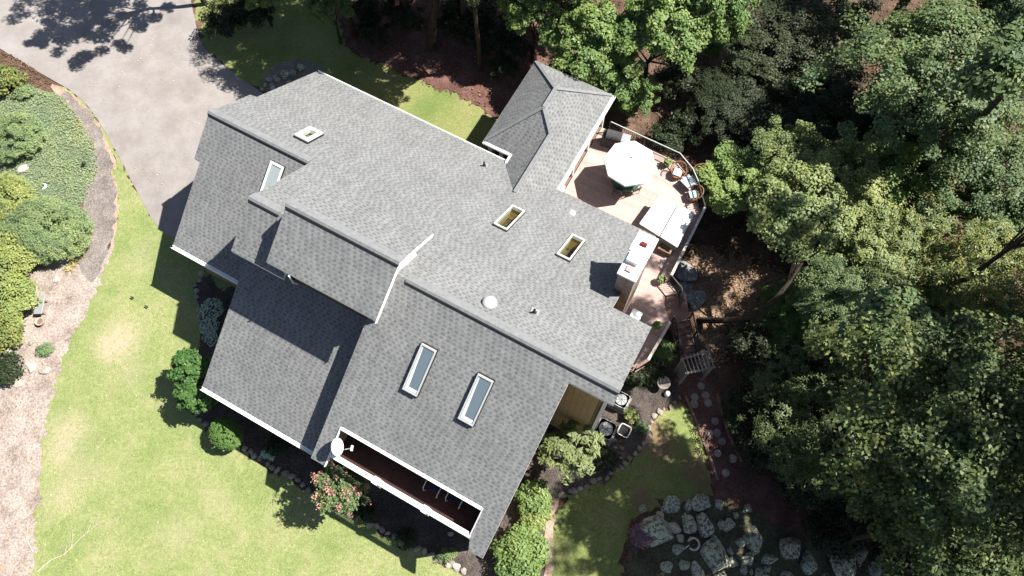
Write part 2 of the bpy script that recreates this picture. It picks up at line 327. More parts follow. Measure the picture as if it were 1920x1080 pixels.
# ------------------------------------------------------------------ mesh helpers
class MB:
    def __init__(s): s.v = []; s.f = []
    def add(s, vs, fs):
        n = len(s.v); s.v += [tuple(float(c) for c in p) for p in vs]; s.f += [tuple(i + n for i in q) for q in fs]; return s
    def box(s, c, size, ax=None, ay=None):
        """box centred at c; ax, ay = horizontal unit axes"""
        ax = np.array([1., 0, 0]) if ax is None else np.array(ax); ay = np.array([-ax[1], ax[0], 0]) if ay is None else np.array(ay)
        az = np.cross(ax, ay); c = np.array(c, float); h = [x / 2 for x in size]
        vs = [c + ax * h[0] * i + ay * h[1] * j + az * h[2] * k for k in (-1, 1) for j in (-1, 1) for i in (-1, 1)]
        return s.add(vs, [(0, 2, 3, 1), (4, 5, 7, 6), (0, 1, 5, 4), (2, 6, 7, 3), (0, 4, 6, 2), (1, 3, 7, 5)])
    def ubox(s, u0, u1, v0, v1, z0, z1):
        return s.box(HW((u0 + u1) / 2, (v0 + v1) / 2, (z0 + z1) / 2), (abs(u1 - u0), abs(v1 - v0), abs(z1 - z0)), EA, NA)
    def bar(s, a, b, w, h, upv=(0, 0, 1)):
        a = np.array(a, float); b = np.array(b, float); d = b - a; L = np.linalg.norm(d); d /= L
        sd = np.cross(d, upv); sd /= max(1e-9, np.linalg.norm(sd)); up = np.cross(sd, d)
        vs = [p + sd * i * w / 2 + up * j * h / 2 for p in (a, b) for j in (-1, 1) for i in (-1, 1)]
        return s.add(vs, [(0, 1, 3, 2), (4, 6, 7, 5), (0, 4, 5, 1), (2, 3, 7, 6), (0, 2, 6, 4), (1, 5, 7, 3)])
    def tube(s, pts, rad, n=8, cap=True):
        pts = [np.array(p, float) for p in pts]; rad = rad if hasattr(rad, '__len__') else [rad] * len(pts)
        vs = []; fs = []
        for i, p in enumerate(pts):
            d = pts[min(i + 1, len(pts) - 1)] - pts[max(i - 1, 0)]; d /= max(1e-9, np.linalg.norm(d))
            r = np.array([0, 0, 1.]) if abs(d[2]) < .9 else np.array([1., 0, 0]); a = np.cross(d, r); a /= np.linalg.norm(a); b = np.cross(d, a)
            vs += [p + (a * math.cos(6.2832 * k / n) + b * math.sin(6.2832 * k / n)) * rad[i] for k in range(n)]
        for i in range(len(pts) - 1):
            fs += [(i * n + k, i * n + (k + 1) % n, (i + 1) * n + (k + 1) % n, (i + 1) * n + k) for k in range(n)]
        if cap: fs += [tuple(range(n))[::-1], tuple((len(pts) - 1) * n + k for k in range(n))]
        return s.add(vs, fs)
    def lathe(s, prof, c, n=20, sx=1., sy=1.):
        c = np.array(c, float); vs = []; fs = []
        for r, z in prof: vs += [c + np.array([r * sx * math.cos(6.2832 * k / n), r * sy * math.sin(6.2832 * k / n), z]) for k in range(n)]
        for i in range(len(prof) - 1): fs += [(i * n + k, i * n + (k + 1) % n, (i + 1) * n + (k + 1) % n, (i + 1) * n + k) for k in range(n)]
        fs += [tuple(range(n))[::-1], tuple((len(prof) - 1) * n + k for k in range(n))]
        return s.add(vs, fs)
    def prism(s, poly, z0, z1):
        n = len(poly); vs = [(p[0], p[1], z0) for p in poly] + [(p[0], p[1], z1) for p in poly]
        return s.add(vs, [tuple(range(n))[::-1], tuple(range(n, 2 * n))] + [(k, (k + 1) % n, n + (k + 1) % n, n + k) for k in range(n)])
    def build(s, name, m, parent=None, loc=None, smooth=False, bevel=0):
        me = bpy.data.meshes.new(name)
        o = np.array(loc if loc is not None else (root_loc(parent) if parent else (0, 0, 0)), float)
        me.from_pydata([(p[0] - o[0], p[1] - o[1], p[2] - o[2]) for p in s.v], [], s.f); me.materials.append(MT[m] if isinstance(m, str) else m)
        bm = bmesh.new(); bm.from_mesh(me); bmesh.ops.recalc_face_normals(bm, faces=bm.faces); bm.to_mesh(me); bm.free()
        if smooth: me.shade_smooth()
        ob = bpy.data.objects.new(name, me); COL.objects.link(ob)
        if parent: ob.parent = parent
        elif loc is not None: ob.location = loc
        if bevel:
            bv = ob.modifiers.new('bevel', 'BEVEL'); bv.width = bevel; bv.segments = 2; bv.limit_method = 'ANGLE'
        return ob
def root_loc(o):
    while o.parent: o = o.parent
    return tuple(o.location)
def tag(o, label, cat, group=None, kind=None):
    o['label'] = label; o['category'] = cat
    if group: o['group'] = group
    if kind: o['kind'] = kind
    return o
def empty(name, loc, label, cat, group=None):
    o = bpy.data.objects.new(name, None); COL.objects.link(o); o.location = tuple(float(c) for c in loc); o.empty_display_size = .3
    return tag(o, label, cat, group)
def copy_tree(o, loc, rz=None, sc=None, label=None, group=None):
    c = o.copy(); COL.objects.link(c); c.location = tuple(float(x) for x in loc)
    if rz is not None: c.rotation_euler = (0, 0, rz)
    if sc is not None: c.scale = sc if hasattr(sc, '__len__') else (sc, sc, sc)
    if label: c['label'] = label
    if group: c['group'] = group
    def rec(a, b):
        for ch in list(a.children):
            d = ch.copy(); COL.objects.link(d); d.parent = b; rec(ch, d)
    rec(o, c)
    return c
def jitter(poly, step=.35, amp=.07, seed=1):
    r = random.Random(seed); out = []
    for i, a in enumerate(poly):
        b = poly[(i + 1) % len(poly)]; d = math.dist(a[:2], b[:2]); n = max(1, int(d / step))
        for k in range(n):
            t = k / n; out.append((a[0] + (b[0] - a[0]) * t + r.gauss(0, amp), a[1] + (b[1] - a[1]) * t + r.gauss(0, amp)))
    return out
def smooth_poly(pts, it=2):
    for _ in range(it):
        q = []
        for i, a in enumerate(pts):
            b = pts[(i + 1) % len(pts)]
            q += [(a[0] * .75 + b[0] * .25, a[1] * .75 + b[1] * .25), (a[0] * .25 + b[0] * .75, a[1] * .25 + b[1] * .75)]
        pts = q
    return pts
def inside(p, poly):
    x, y = p; c = False; n = len(poly)
    for i in range(n):
        x1, y1 = poly[i][:2]; x2, y2 = poly[i - 1][:2]
        if (y1 > y) != (y2 > y) and x < (x2 - x1) * (y - y1) / (y2 - y1) + x1: c = not c
    return c
def sheet(name, px_poly, m, lift, amp=.07, sm=2, seed=1, grid=.6, step=.3):
    """a sheet of ground surface draped on the terrain inside an outline"""
    poly = [tuple(G(*p)[:2]) for p in px_poly]
    if sm: poly = smooth_poly(poly, sm)
    poly = jitter(poly, step, amp, seed)
    pts = [Vector(p) for p in poly]; n = len(pts)
    xs = [p[0] for p in poly]; ys = [p[1] for p in poly]
    for x in np.arange(min(xs), max(xs), grid):
        for y in np.arange(min(ys), max(ys), grid):
            if inside((x, y), poly): pts.append(Vector((x, y)))
    r = delaunay_2d_cdt(pts, [(i, (i + 1) % n) for i in range(n)], [], 1, 1e-4)
    me = bpy.data.meshes.new(name); me.from_pydata([(p.x, p.y, terr(p.x, p.y) + lift) for p in r[0]], [], r[2]); me.materials.append(MT[m])
    me.shade_smooth()
    o = bpy.data.objects.new(name, me); COL.objects.link(o); o['kind'] = 'structure'
    return o, poly

def leaf_cloud(name, C, Nn, L, W, m, parent=None, loc=(0, 0, 0), fold=.25):
    C = np.asarray(C, float); n = len(C); Nn = np.asarray(Nn, float); Nn = Nn / np.maximum(1e-6, np.linalg.norm(Nn, axis=1))[:, None]
    r = RS.normal(size=(n, 3)); T = r - (r * Nn).sum(1)[:, None] * Nn; T /= np.maximum(1e-6, np.linalg.norm(T, axis=1))[:, None]
    return leaf_quads(name, C, Nn, T, L, W, m, parent, loc, fold)
def leaf_quads(name, C, Nn, T, L, W, m, parent=None, loc=(0, 0, 0), fold=.25):
    n = len(C); B = np.cross(Nn, T); L = np.broadcast_to(np.asarray(L, float), (n,))[:, None]; W = np.broadcast_to(np.asarray(W, float), (n,))[:, None]
    v = np.empty((n, 4, 3)); v[:, 0] = C - T * L / 2; v[:, 1] = C + B * W / 2 + Nn * W * fold; v[:, 2] = C + T * L / 2; v[:, 3] = C - B * W / 2 + Nn * W * fold
    v -= np.asarray(loc, float)
    me = bpy.data.meshes.new(name); me.vertices.add(n * 4); me.vertices.foreach_set('co', v.reshape(-1).astype(np.float32))
    me.loops.add(n * 4); me.loops.foreach_set('vertex_index', np.arange(n * 4, dtype=np.int32))
    me.polygons.add(n); me.polygons.foreach_set('loop_start', np.arange(0, n * 4, 4, dtype=np.int32))
    me.update(calc_edges=True); me.validate(); me.materials.append(MT[m] if isinstance(m, str) else m)
    o = bpy.data.objects.new(name, me); COL.objects.link(o)
    if parent: o.parent = parent
    else: o.location = tuple(float(c) for c in loc)
    return o
def unit(n, rs): a = rs.normal(size=(n, 3)); return a / np.linalg.norm(a, axis=1)[:, None]

# ------------------------------------------------------------------ ground
def build_ground():
    n = 150; xs = np.linspace(-70, 75, n); ys = np.linspace(-45, 95, n)
    vs = [(x, y, terr(x, y)) for y in ys for x in xs]
    fs = [(j * n + i, j * n + i + 1, (j + 1) * n + i + 1, (j + 1) * n + i) for j in range(n - 1) for i in range(n - 1)]
    k = len(vs); B = 1500
    vs += [(-B, -B, -.05), (B, -B, -.9), (B, B, -.9), (-B, B, -.9)]
    a, b, c, d = 0, n - 1, n * n - 1, n * (n - 1)
    fs += [(k, k + 1, b, a), (k + 1, k + 2, c, b), (k + 2, k + 3, d, c), (k + 3, k, a, d)]
    me = bpy.data.meshes.new('ground'); me.from_pydata(vs, [], fs); me.materials.append(MT['litter']); me.shade_smooth()
    o = bpy.data.objects.new('ground', me); COL.objects.link(o); o['kind'] = 'structure'
build_ground()
EDGE_L = [(100, 158), (150, 185), (185, 230), (205, 272), (218, 320), (222, 400), (212, 460), (190, 520), (160, 590), (125, 650), (110, 700), (98, 760), (82, 820), (75, 900), (70, 980), (62, 1080), (56, 1160)]
FRONT = [(383, 505), (369, 535), (371, 575), (382, 640), (352, 690), (345, 740), (368, 785), (388, 805), (455, 842), (505, 880), (550, 897), (600, 945), (640, 966), (700, 990), (770, 1025), (810, 1045), (870, 1077), (890, 1130)]
sheet('dirt_bank', [(-160, 440), (60, 470), (150, 490), (200, 470), (235, 400), (230, 330), (255, 430), (235, 560), (200, 680), (150, 850), (120, 1000), (110, 1250), (-160, 1250)], 'dirt', .012, .1, 1, 3)
lawn, LAWN_POLY = sheet('lawn', EDGE_L + [(56, 1300), (900, 1300), (890, 1130)] + FRONT[::-1][1:] + [(430, 560), (520, 460), (400, 420), (330, 400), (290, 418), (252, 348), (215, 275), (175, 208), (140, 172)], 'lawn', .03, .11, 1, 4, .6, .16)
EAST_LAWN = [(1000, 1250), (1015, 1090), (1028, 1040), (1034, 1000), (1047, 950), (1062, 932), (1100, 917), (1150, 892), (1190, 857), (1215, 825), (1226, 782), (1278, 752), (1300, 790), (1325, 850), (1338, 905), (1330, 930), (1250, 950), (1195, 965), (1172, 1000), (1165, 1090), (1170, 1250)]
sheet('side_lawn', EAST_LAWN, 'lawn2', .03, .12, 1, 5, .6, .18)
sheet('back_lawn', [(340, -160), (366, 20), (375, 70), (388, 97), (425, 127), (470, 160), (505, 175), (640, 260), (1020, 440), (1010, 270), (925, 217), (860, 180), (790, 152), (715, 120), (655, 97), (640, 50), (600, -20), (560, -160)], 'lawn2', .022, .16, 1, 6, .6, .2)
drv, DRIVE_POLY = sheet('driveway', [(-260, -20), (-60, 62), (20, 102), (100, 152), (140, 174), (175, 210), (215, 277), (252, 350), (290, 420), (318, 446), (420, 470), (600, 330), (560, 215), (488, 172), (470, 160), (422, 126), (386, 95), (370, 60), (362, 20), (345, -60), (330, -200), (-260, -200)], 'drive', .045, .012, 1, 7)
sheet('grey_mulch_strip', [(110, 168), (165, 205), (190, 250), (208, 300), (216, 350), (218, 410), (205, 470), (180, 530), (150, 520), (150, 470), (165, 420), (155, 370), (165, 330), (178, 300), (160, 250), (130, 200)], 'greymulch', .028, .09, 1, 8)
sheet('pine_straw_edge', [(98, 155), (150, 182), (187, 228), (208, 272), (222, 322), (226, 400), (214, 470), (205, 465), (212, 400), (207, 325), (196, 285), (172, 235), (130, 195), (95, 165)], 'pinkedge', .024, .05, 1, 9)
sheet('ground_cover_bed', [(-40, 165), (60, 165), (110, 172), (150, 215), (180, 260), (192, 310), (178, 345), (164, 385), (60, 405), (-40, 400)], 'cover', .02, .1, 1, 10)
sheet('front_bed', [(430, 470)] + FRONT + [(940, 1180), (1010, 1180), (1020, 1060), (1035, 960), (1062, 930), (1150, 890), (1215, 822), (1226, 780), (1285, 740), (1262, 700), (1200, 680), (1000, 640), (700, 600)], 'mulch', .016, .05, 0, 11, .8)
sheet('side_edge_strip', [(1012, 1120), (1020, 1075), (1024, 1040), (1020, 985), (1030, 945), (1050, 930), (1042, 950), (1034, 1000), (1040, 1040), (1034, 1085), (1030, 1120)], 'pinkedge', .038, .05, 1, 12)
sheet('mulch_path', [(1262, 700), (1300, 690), (1340, 690), (1350, 740), (1375, 810), (1400, 880), (1450, 900), (1540, 960), (1560, 1060), (1540, 1200), (1200, 1200), (1170, 1040), (1190, 965), (1260, 950), (1335, 925), (1337, 900), (1322, 850), (1298, 790), (1280, 745)], 'path', .026, .08, 1, 13)
sheet('shaded_mulch_bank', [(635, 40), (700, 10), (800, -60), (990, -80), (1040, 60), (1000, 160), (962, 240), (925, 216), (860, 179), (790, 151), (715, 119), (655, 96)], 'path', .034, .14, 1, 15, .6, .2)  # dark mulch sheet, its tone also standing for deep tree shade
sheet('sunlit_litter_sheet', [(1290, 470), (1340, 470), (1420, 490), (1480, 540), (1490, 620), (1440, 655), (1370, 650), (1330, 680), (1305, 690), (1310, 600)], 'clearing', .015, .25, 1, 16, .6, .2)  # paler sheet painting the sunlit patch of litter by the stairs
MT['moss'] = ground_mat('mossy_soil', [(.045, .042, .03), (.075, .07, .045), (.09, .10, .055)], (.45, 1.6), 10, 1.2, .06, speck=(9, .12, (.20, .19, .15)))
sheet('rock_bed', [(1176, 1000), (1240, 944), (1330, 932), (1420, 962), (1480, 1005), (1600, 1022), (1690, 1060), (1710, 1160), (1165, 1160)], 'moss', .036, .15, 1, 17, .6, .2)
sheet('gravel_bed', [(490, 172), (500, 135), (545, 112), (590, 118), (640, 160), (640, 215), (560, 230)], 'greymulch', .035, .08, 1, 14)

# ------------------------------------------------------------------ house
PT = 2 / 3; ZR = 9.8
house = empty('house', HW(-10, 0, 0), 'large tan house under grey shingle roofs with white gutters on the lawn', 'house')
def slab(name, poly, zf, m='shingle', parent=house, th=.14, axis='v', holes=(), uvo=(0, 0)):
    """roof slope: outline in house metres, height zf(u, v); UV runs along the courses and up the slope"""
    pts = [Vector(p) for p in poly]; ed = [(i, (i + 1) % len(poly)) for i in range(len(poly))]
    for h in holes:
        k = len(pts); pts += [Vector(p) for p in h]; ed += [(k + i, k + (i + 1) % len(h)) for i in range(len(h))]
    r = delaunay_2d_cdt(pts, ed, [], 1, 1e-5)
    tris = []
    for f in r[2]:
        c = sum((r[0][i] for i in f), Vector((0, 0))) / len(f)
        if not any(inside(c, h) for h in holes): tris.append(tuple(f))
    V = [tuple(p) for p in r[0]]; n = len(V)
    o3 = np.array(root_loc(parent))
    top = [HW(u, v, zf(u, v)) - o3 for u, v in V]; bot = [p - np.array([0, 0, th * 1.2]) for p in top]
    cnt = {}
    for f in tris:
        for i in range(len(f)):
            e = (f[i], f[(i + 1) % len(f)]); cnt[e] = 1
    fs = list(tris) + [tuple(i + n for i in f[::-1]) for f in tris]
    fs += [(a + n, b + n, b, a) for (a, b) in cnt if (b, a) not in cnt]
    me = bpy.data.meshes.new(name); me.from_pydata([tuple(p) for p in list(top) + bot], [], fs)
    me.materials.append(MT[m]); me.materials.append(MT['white'])
    uv = me.uv_layers.new(name='UVMap'); k = math.hypot(1, PT)
    for pl in me.polygons:
        if pl.index >= 2 * len(tris): pl.material_index = 1
        for li in pl.loop_indices:
            u, v = V[me.loops[li].vertex_index % n]
            uv.data[li].uv = (u + uvo[0], v * k + uvo[1]) if axis == 'v' else (v + uvo[0], u * k + uvo[1])
    bm = bmesh.new(); bm.from_mesh(me); bmesh.ops.recalc_face_normals(bm, faces=bm.faces); bm.to_mesh(me); bm.free()
    ob = bpy.data.objects.new(name, me); COL.objects.link(ob); ob.parent = parent
    return ob
def rect(u0, u1, v0, v1): return [(u0, v0), (u1, v0), (u1, v1), (u0, v1)]
zN = lambda u, v: ZR - PT * v
zS = lambda u, v: ZR + PT * v
ZG = 7.58; VG = 3.33
zG = lambda u, v: ZG + PT * (v - VG)
zC = lambda u, v: ZR + 1.56 - PT * abs(v)
zD = lambda u, v: 8.35 + PT * v
zP = lambda u, v: 5.35 - .8 * abs(u + 9.35)
# sky light openings (house metres)
SK_N = [(-8.1, -7.42, 5.02, 6.76), (-4.97, -4.30, 5.08, 6.78)]
SK_G = (-18.22, -17.48, 4.36, 5.34)
SK_S = [(-7.40, -6.74, -3.35, -1.62), (-4.89, -4.22, -3.31, -1.62)]
SK_W = (-18.20, -17.50, 1.35, 2.75)
def hole(s, d=.06): return rect(s[0] + d, s[1] - d, s[2] + d, s[3] - d)
mainN = [(-21.67, 9.75), (-21.67, 5.73), (-22.0, 5.66), (-22.0, 3.33), (-16.45, 3.33), (-16.45, 0), (.13, 0), (.13, 3.76), (-1.66, 3.76), (-1.66, 9.55), (-7.0, 9.55), (-7.0, 9.75)]
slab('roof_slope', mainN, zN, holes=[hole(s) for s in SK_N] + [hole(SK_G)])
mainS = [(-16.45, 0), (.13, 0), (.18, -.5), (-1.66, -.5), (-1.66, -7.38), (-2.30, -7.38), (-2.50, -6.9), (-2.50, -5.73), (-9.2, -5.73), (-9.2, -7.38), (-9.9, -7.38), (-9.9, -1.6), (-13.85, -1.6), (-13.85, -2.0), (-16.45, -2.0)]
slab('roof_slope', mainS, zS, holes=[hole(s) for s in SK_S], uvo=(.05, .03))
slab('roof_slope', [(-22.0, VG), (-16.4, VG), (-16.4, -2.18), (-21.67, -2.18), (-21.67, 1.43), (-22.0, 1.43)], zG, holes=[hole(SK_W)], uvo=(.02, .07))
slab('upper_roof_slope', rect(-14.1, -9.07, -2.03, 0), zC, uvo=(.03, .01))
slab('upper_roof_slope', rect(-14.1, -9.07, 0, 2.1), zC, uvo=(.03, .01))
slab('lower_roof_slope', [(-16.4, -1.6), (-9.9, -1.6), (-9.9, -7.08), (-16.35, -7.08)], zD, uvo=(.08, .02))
# ridge vents
def ridge(u0, u1, v, z, nw=.36, sw=.10):
    for a, b, t in ((v, v + nw, .07), (v - sw, v, .09)):
        mb = MB(); q = [(u0, a), (u1, a), (u1, b), (u0, b)]
        def zz(vv): return z - PT * abs(vv - v)
        vs = [HW(x, y, zz(y) + t) for x, y in q] + [HW(x, y, zz(y) + .004) for x, y in q]
        mb.add(vs, [(0, 1, 2, 3), (7, 6, 5, 4), (0, 4, 5, 1), (1, 5, 6, 2), (2, 6, 7, 3), (3, 7, 4, 0)])
        o = mb.build('ridge_cap', 'cap', house)
    MB().ubox(u0 + .02, u1 - .02, v - sw - .045, v - sw - .004, z - PT * sw - .06, z - PT * sw + .055).build('ridge_vent_shade', 'dark', house)  # black vent strip, doubling as the shadow line below the cap
ridge(-22.02, -16.5, VG, ZG); ridge(-16.47, -14.95, 0, ZR); ridge(-9.0, .15, 0, ZR); ridge(-14.12, -9.05, 0, ZR + 1.56)
# gutters along eaves: white U troughs
def gutter(u0, u1, v, z, s, w=.13, along='u'):
    mb = MB()
    for a, b, c, d in ((0, .025, -.12, 0), (w - .02, w, -.12, .01), (.025, w - .02, -.12, -.095)):
        if along == 'u': mb.ubox(u0, u1, v + s * a, v + s * b, z + c, z + d)
        else: mb.ubox(v + s * a, v + s * b, u0, u1, z + c, z + d)
    return mb.build('gutter', 'white', house)
gutter(-21.67, -9.97, 9.755, 3.24, 1); gutter(-21.7, -16.42, -2.19, zG(0, -2.18) - .02, -1, .17); gutter(-16.37, -9.95, -7.09, zD(0, -7.08) - .02, -1, .17)
gutter(-9.15, -2.55, -5.735, zS(0, -5.73) - .01, -1, .13)
gutter(9.9, 15.85, -7.04, 3.48, 1, .15, 'v'); gutter(-11.65, -9.98, 10.19, 3.48, -1, .12); gutter(9.62, 10.18, -9.955, 3.48, -1, .12, 'v')
# walls (they stop under the roofs)
def wall(name, u0, u1, v0, v1, ztop, m='siding', zb=-.9):
    """one wall block whose top follows the height function ztop"""
    vs = [HW(u, v, z) for z in (0, 1) for u, v in ((u0, v0), (u1, v0), (u1, v1), (u0, v1))]
    mb = MB(); vs = [HW(u, v, zb) for u, v in ((u0, v0), (u1, v0), (u1, v1), (u0, v1))] + [HW(u, v, ztop(u, v) - .2) for u, v in ((u0, v0), (u1, v0), (u1, v1), (u0, v1))]
    mb.add(vs, [(3, 2, 1, 0), (4, 5, 6, 7), (0, 1, 5, 4), (1, 2, 6, 5), (2, 3, 7, 6), (3, 0, 4, 7)])
    return mb.build(name, m, house)
wall('wall', -21.4, -16.2, VG, 9.3, zN); wall('wall', -21.4, -16.2, -1.95, VG, zG)
wall('wall', -16.2, -9.6, -6.8, -1.5, zD)
# skylight wells need an open attic: the main block is built as separate walls
T = .16
wall('wall', -16.2, -1.9, 9.05, 9.2, zN); wall('wall', -1.9, -1.75, 3.6, 9.2, zN); wall('wall', -1.75, -.2, 3.35, 3.5, zN)
wall('wall', -.35, -.2, -.35, 3.35, lambda u, v: min(zN(u, v), zS(u, v)) if v * 0 == 0 else 0, 'siding')
MB().add([HW(-.2, v, z) for v, z in ((-.35, -.9), (3.5, -.9), (3.5, zN(0, 3.5) - .2), (0, ZR - .2), (-.35, zS(0, -.35) - .2))] + [HW(-.3, v, z) for v, z in ((-.35, -.9), (3.5, -.9), (3.5, zN(0, 3.5) - .2), (0, ZR - .2), (-.35, zS(0, -.35) - .2))],
         [(0, 1, 2, 3, 4), (9, 8, 7, 6, 5), (0, 5, 6, 1), (1, 6, 7, 2), (2, 7, 8, 3), (3, 8, 9, 4), (4, 9, 5, 0)]).build('gable_wall', 'siding', house)
wall('south_wall', -2.3, -.37, -.36, -.2, zS, 'vsiding')
wall('wall', -2.3, -2.16, -5.3, -.36, zS); wall('wall', -9.6, -9.46, -5.3, -.2, zS); wall('wall', -16.15, -9.6, -1.45, -1.3, zS)
wall('wall', -16.2, -16.05, -1.3, 9.05, lambda u, v: min(zN(u, v), zS(u, v)) - .1)
MB().ubox(-.2, -.06, -.40, -.26, -.3, zS(0, -.35) - .18).build('corner_trim', 'white', house)
MB().ubox(-1.95, -.18, -.47, -.365, zS(0, -.5) - .42, zS(0, -.5) - .2).build('frieze_board', 'goldwood', house)
# upper storey walls of the raised middle block
def gable(u0, u1, v0, v1, zf, zb):
    vv = sorted({v0, v1} | ({0} if v0 < 0 < v1 else set()))
    n = len(vv); ring = [(v, zb(v)) for v in vv] + [(v, zf(0, v) - .18) for v in vv[::-1]]
    k = len(ring); mb = MB()
    mb.add([HW(u0, v, z) for v, z in ring] + [HW(u1, v, z) for v, z in ring], [tuple(range(k))[::-1], tuple(range(k, 2 * k))] + [(i, (i + 1) % k, k + (i + 1) % k, k + i) for i in range(k)])
    return mb
zmain = lambda v: ZR - PT * abs(v) - .1
cw = gable(-9.62, -9.50, -1.8, 1.35, zC, zmain).build('upper_wall', 'white', house)
gable(-13.9, -13.78, -1.8, 1.35, zC, zmain).build('upper_wall', 'white', house)
MB().ubox(-13.78, -9.62, -1.6, -1.46, 7.0, zC(0, -1.6) - .18).build('upper_wall', 'darksiding', house); MB().ubox(-13.78, -9.62, 1.2, 1.35, zmain(1.35), zC(0, 1.35) - .18).build('upper_wall', 'siding', house)
# louvre on its gable end
lv = MB()
for k in range(5): lv.ubox(-9.50, -9.47, .15, 1.0, zC(0, .6) - .78 + k * .09 - .22, zC(0, .6) - .74 + k * .09 - .22)
lv.build('gable_louvre', 'railgrey', cw)
for sgn in (1, -1):
    vs = [(0, ZR + 1.56 - .15), (2.1 * sgn, zC(0, 2.1) - .15)]
    MB().bar(HW(-9.055, 0, ZR + 1.56 - .1), HW(-9.055, sgn * 2.08, zC(0, 2.08) - .1), .03, .13).build('rake_board', 'white', house)
MB().tube([HW(-13.0, -2.1, 8.8 + 1.3 - .1), HW(-13.0, -2.12, 9.3), HW(-13.0, -2.0, 8.9)], .03, 6).build('overflow_pipe', 'white', house)

# skylights
def skylight(s, zf, mframe='offwhite', mg='clear', fw=.07, hgt=.12, well=None, sgn=1, label=None):
    u0, u1, v0, v1 = s; mb = MB()
    nv = np.array(HW(0, sgn * PT, 1.) - HW(0, 0, 0)); nv /= np.linalg.norm(nv)
    def pt(u, v, h): return HW(u, v, zf(u, v)) + nv * h
    def ring(a0, a1, b0, b1, h0, h1, w):
        for q in ((a0, a1, b0, b0 + w), (a0, a1, b1 - w, b1), (a0, a0 + w, b0 + w, b1 - w), (a1 - w, a1, b0 + w, b1 - w)):
            vs = [pt(u, v, h) for h in (h0, h1) for u, v in ((q[0], q[2]), (q[1], q[2]), (q[1], q[3]), (q[0], q[3]))]
            mb.add(vs, [(3, 2, 1, 0), (4, 5, 6, 7), (0, 1, 5, 4), (1, 2, 6, 5), (2, 3, 7, 6), (3, 0, 4, 7)])
    ring(u0, u1, v0, v1, -.05, hgt, fw)
    fr = mb.build('skylight', mframe, house)
    mb = MB(); ring(u0 - .03, u1 + .03, v0 - .035, v1 + .02, -.05, hgt * .55, .05); mb.build('shaded_curb', 'black', fr)  # curb ring coloured black to paint the shade on its sides
    if label: fr['label'] = label
    mb = MB(); i = fw - .01; h = hgt - .035
    mb.add([pt(u0 + i, v0 + i, h), pt(u1 - i, v0 + i, h), pt(u1 - i, v1 - i, h), pt(u0 + i, v1 - i, h)], [(0, 1, 2, 3)])
    mb.build('glass', mg, fr)
    if well:
        wm, depth, floor = well; mb = MB(); i = fw * .6
        c = [(u0 + i, v0 + i), (u1 - i, v0 + i), (u1 - i, v1 - i), (u0 + i, v1 - i)]
        t = [pt(a, b, h - .02) for a, b in c]; b = [pt(a, b2, -depth) for a, b2 in c]
        mb.add(t + b, [(k, (k + 1) % 4, 4 + (k + 1) % 4, 4 + k) for k in range(4)]); mb.build('light_well', wm, fr)
        mb = MB(); mb.add([p for p in b], [(0, 1, 2, 3)]); mb.build('well_floor', floor, fr)
    return fr
MT['room'] = ground_mat('room_below', [(.035, .028, .018), (.075, .06, .04), (.15, .13, .10)], (.5, 1.6), 6, 4, .0, .8)
skylight(SK_N[0], zN, 'offwhite', 'clear', .07, .12, ('goldwood', .55, 'room'), label='skylight with a golden wood well near the deck side')
skylight(SK_N[1], zN, 'offwhite', 'clear', .07, .12, ('goldwood', .55, 'room'), label='skylight with a golden wood well nearer the chimney')
skylight(SK_G, zN, 'white', 'clear', .17, .17, ('white', .35, 'room'), label='small white framed skylight over the garage end')
skylight(SK_S[0], zS, 'trimgrey', 'skyglass', .055, .2, None, -1, label='long blue skylight nearer the raised block')
skylight(SK_S[1], zS, 'trimgrey', 'skyglass', .055, .2, None, -1, label='long blue skylight nearer the garden end')
skylight(SK_W, zG, 'white', 'paleglass', .08, .15, None, -1, label='white skylight half hidden by the raised roof edge')
for s in SK_S:      # white strip painted for the sunlit shaft seen inside the glass
    nv = np.array(HW(0, -PT, 1.) - HW(0, 0, 0)); nv /= np.linalg.norm(nv)
    MB().add([HW(s[0] + a, v, zS(0, v)) + nv * .168 for a, v in ((.08, s[2] + .08), (.58, s[2] + .08), (.58, s[2] + .18), (.20, s[2] + .18), (.12, s[3] - .12), (.08, s[3] - .10))], [(0, 1, 2, 3, 4, 5)]).build('sunlit_shaft_strip', 'white', house)
# pipes and tubes on the roof
def vent(px, py, zf, r=.05, h=.32, m='black', sgn=1):
    a, b = G0 = None, None
def on_roof(px, py, zfv, sgn):
    """house metres of a point on a roof slope seen at a pixel"""
    z = 8.
    for _ in range(30):
        p = P(px, py, z); u, v = to_uv(p[0], p[1]); z = .5 * z + .5 * zfv(u, v)
    return u, v, zfv(u, v)
for px, py in ((609, 356), (908, 311), (1002, 586)):
    u, v, z = on_roof(px, py, zN, 1); b = HW(u, v, z)
    o = MB().lathe([(.11, -.03), (.10, .03), (.06, .06), (.05, .34), (.035, .34), (.035, .2)], b, 12).build('vent_pipe', 'black', house)
    MB().box(b + np.array([0, 0, .01]), (.34, .34, .02), EA, NA).build('flashing', 'steel', o)
u, v, z = on_roof(1073, 400, zN, 1); MB().lathe([(.16, -.05), (.15, .06), (.08, .12)], HW(u, v, z), 12).build('vent_cap', 'white', house)
u, v, z = on_roof(918, 570, zN, 1)
o = MB().lathe([(.31, -.12), (.31, .12), (.28, .14)], HW(u, v, z), 28).build('solar_tube', 'steel', house, smooth=False)
MB().lathe([(.295, .14), (.285, .18), (.25, .23), (.17, .27), (.08, .29), (.01, .295)], HW(u, v, z), 28).build('dome', 'railgrey', o, smooth=True)
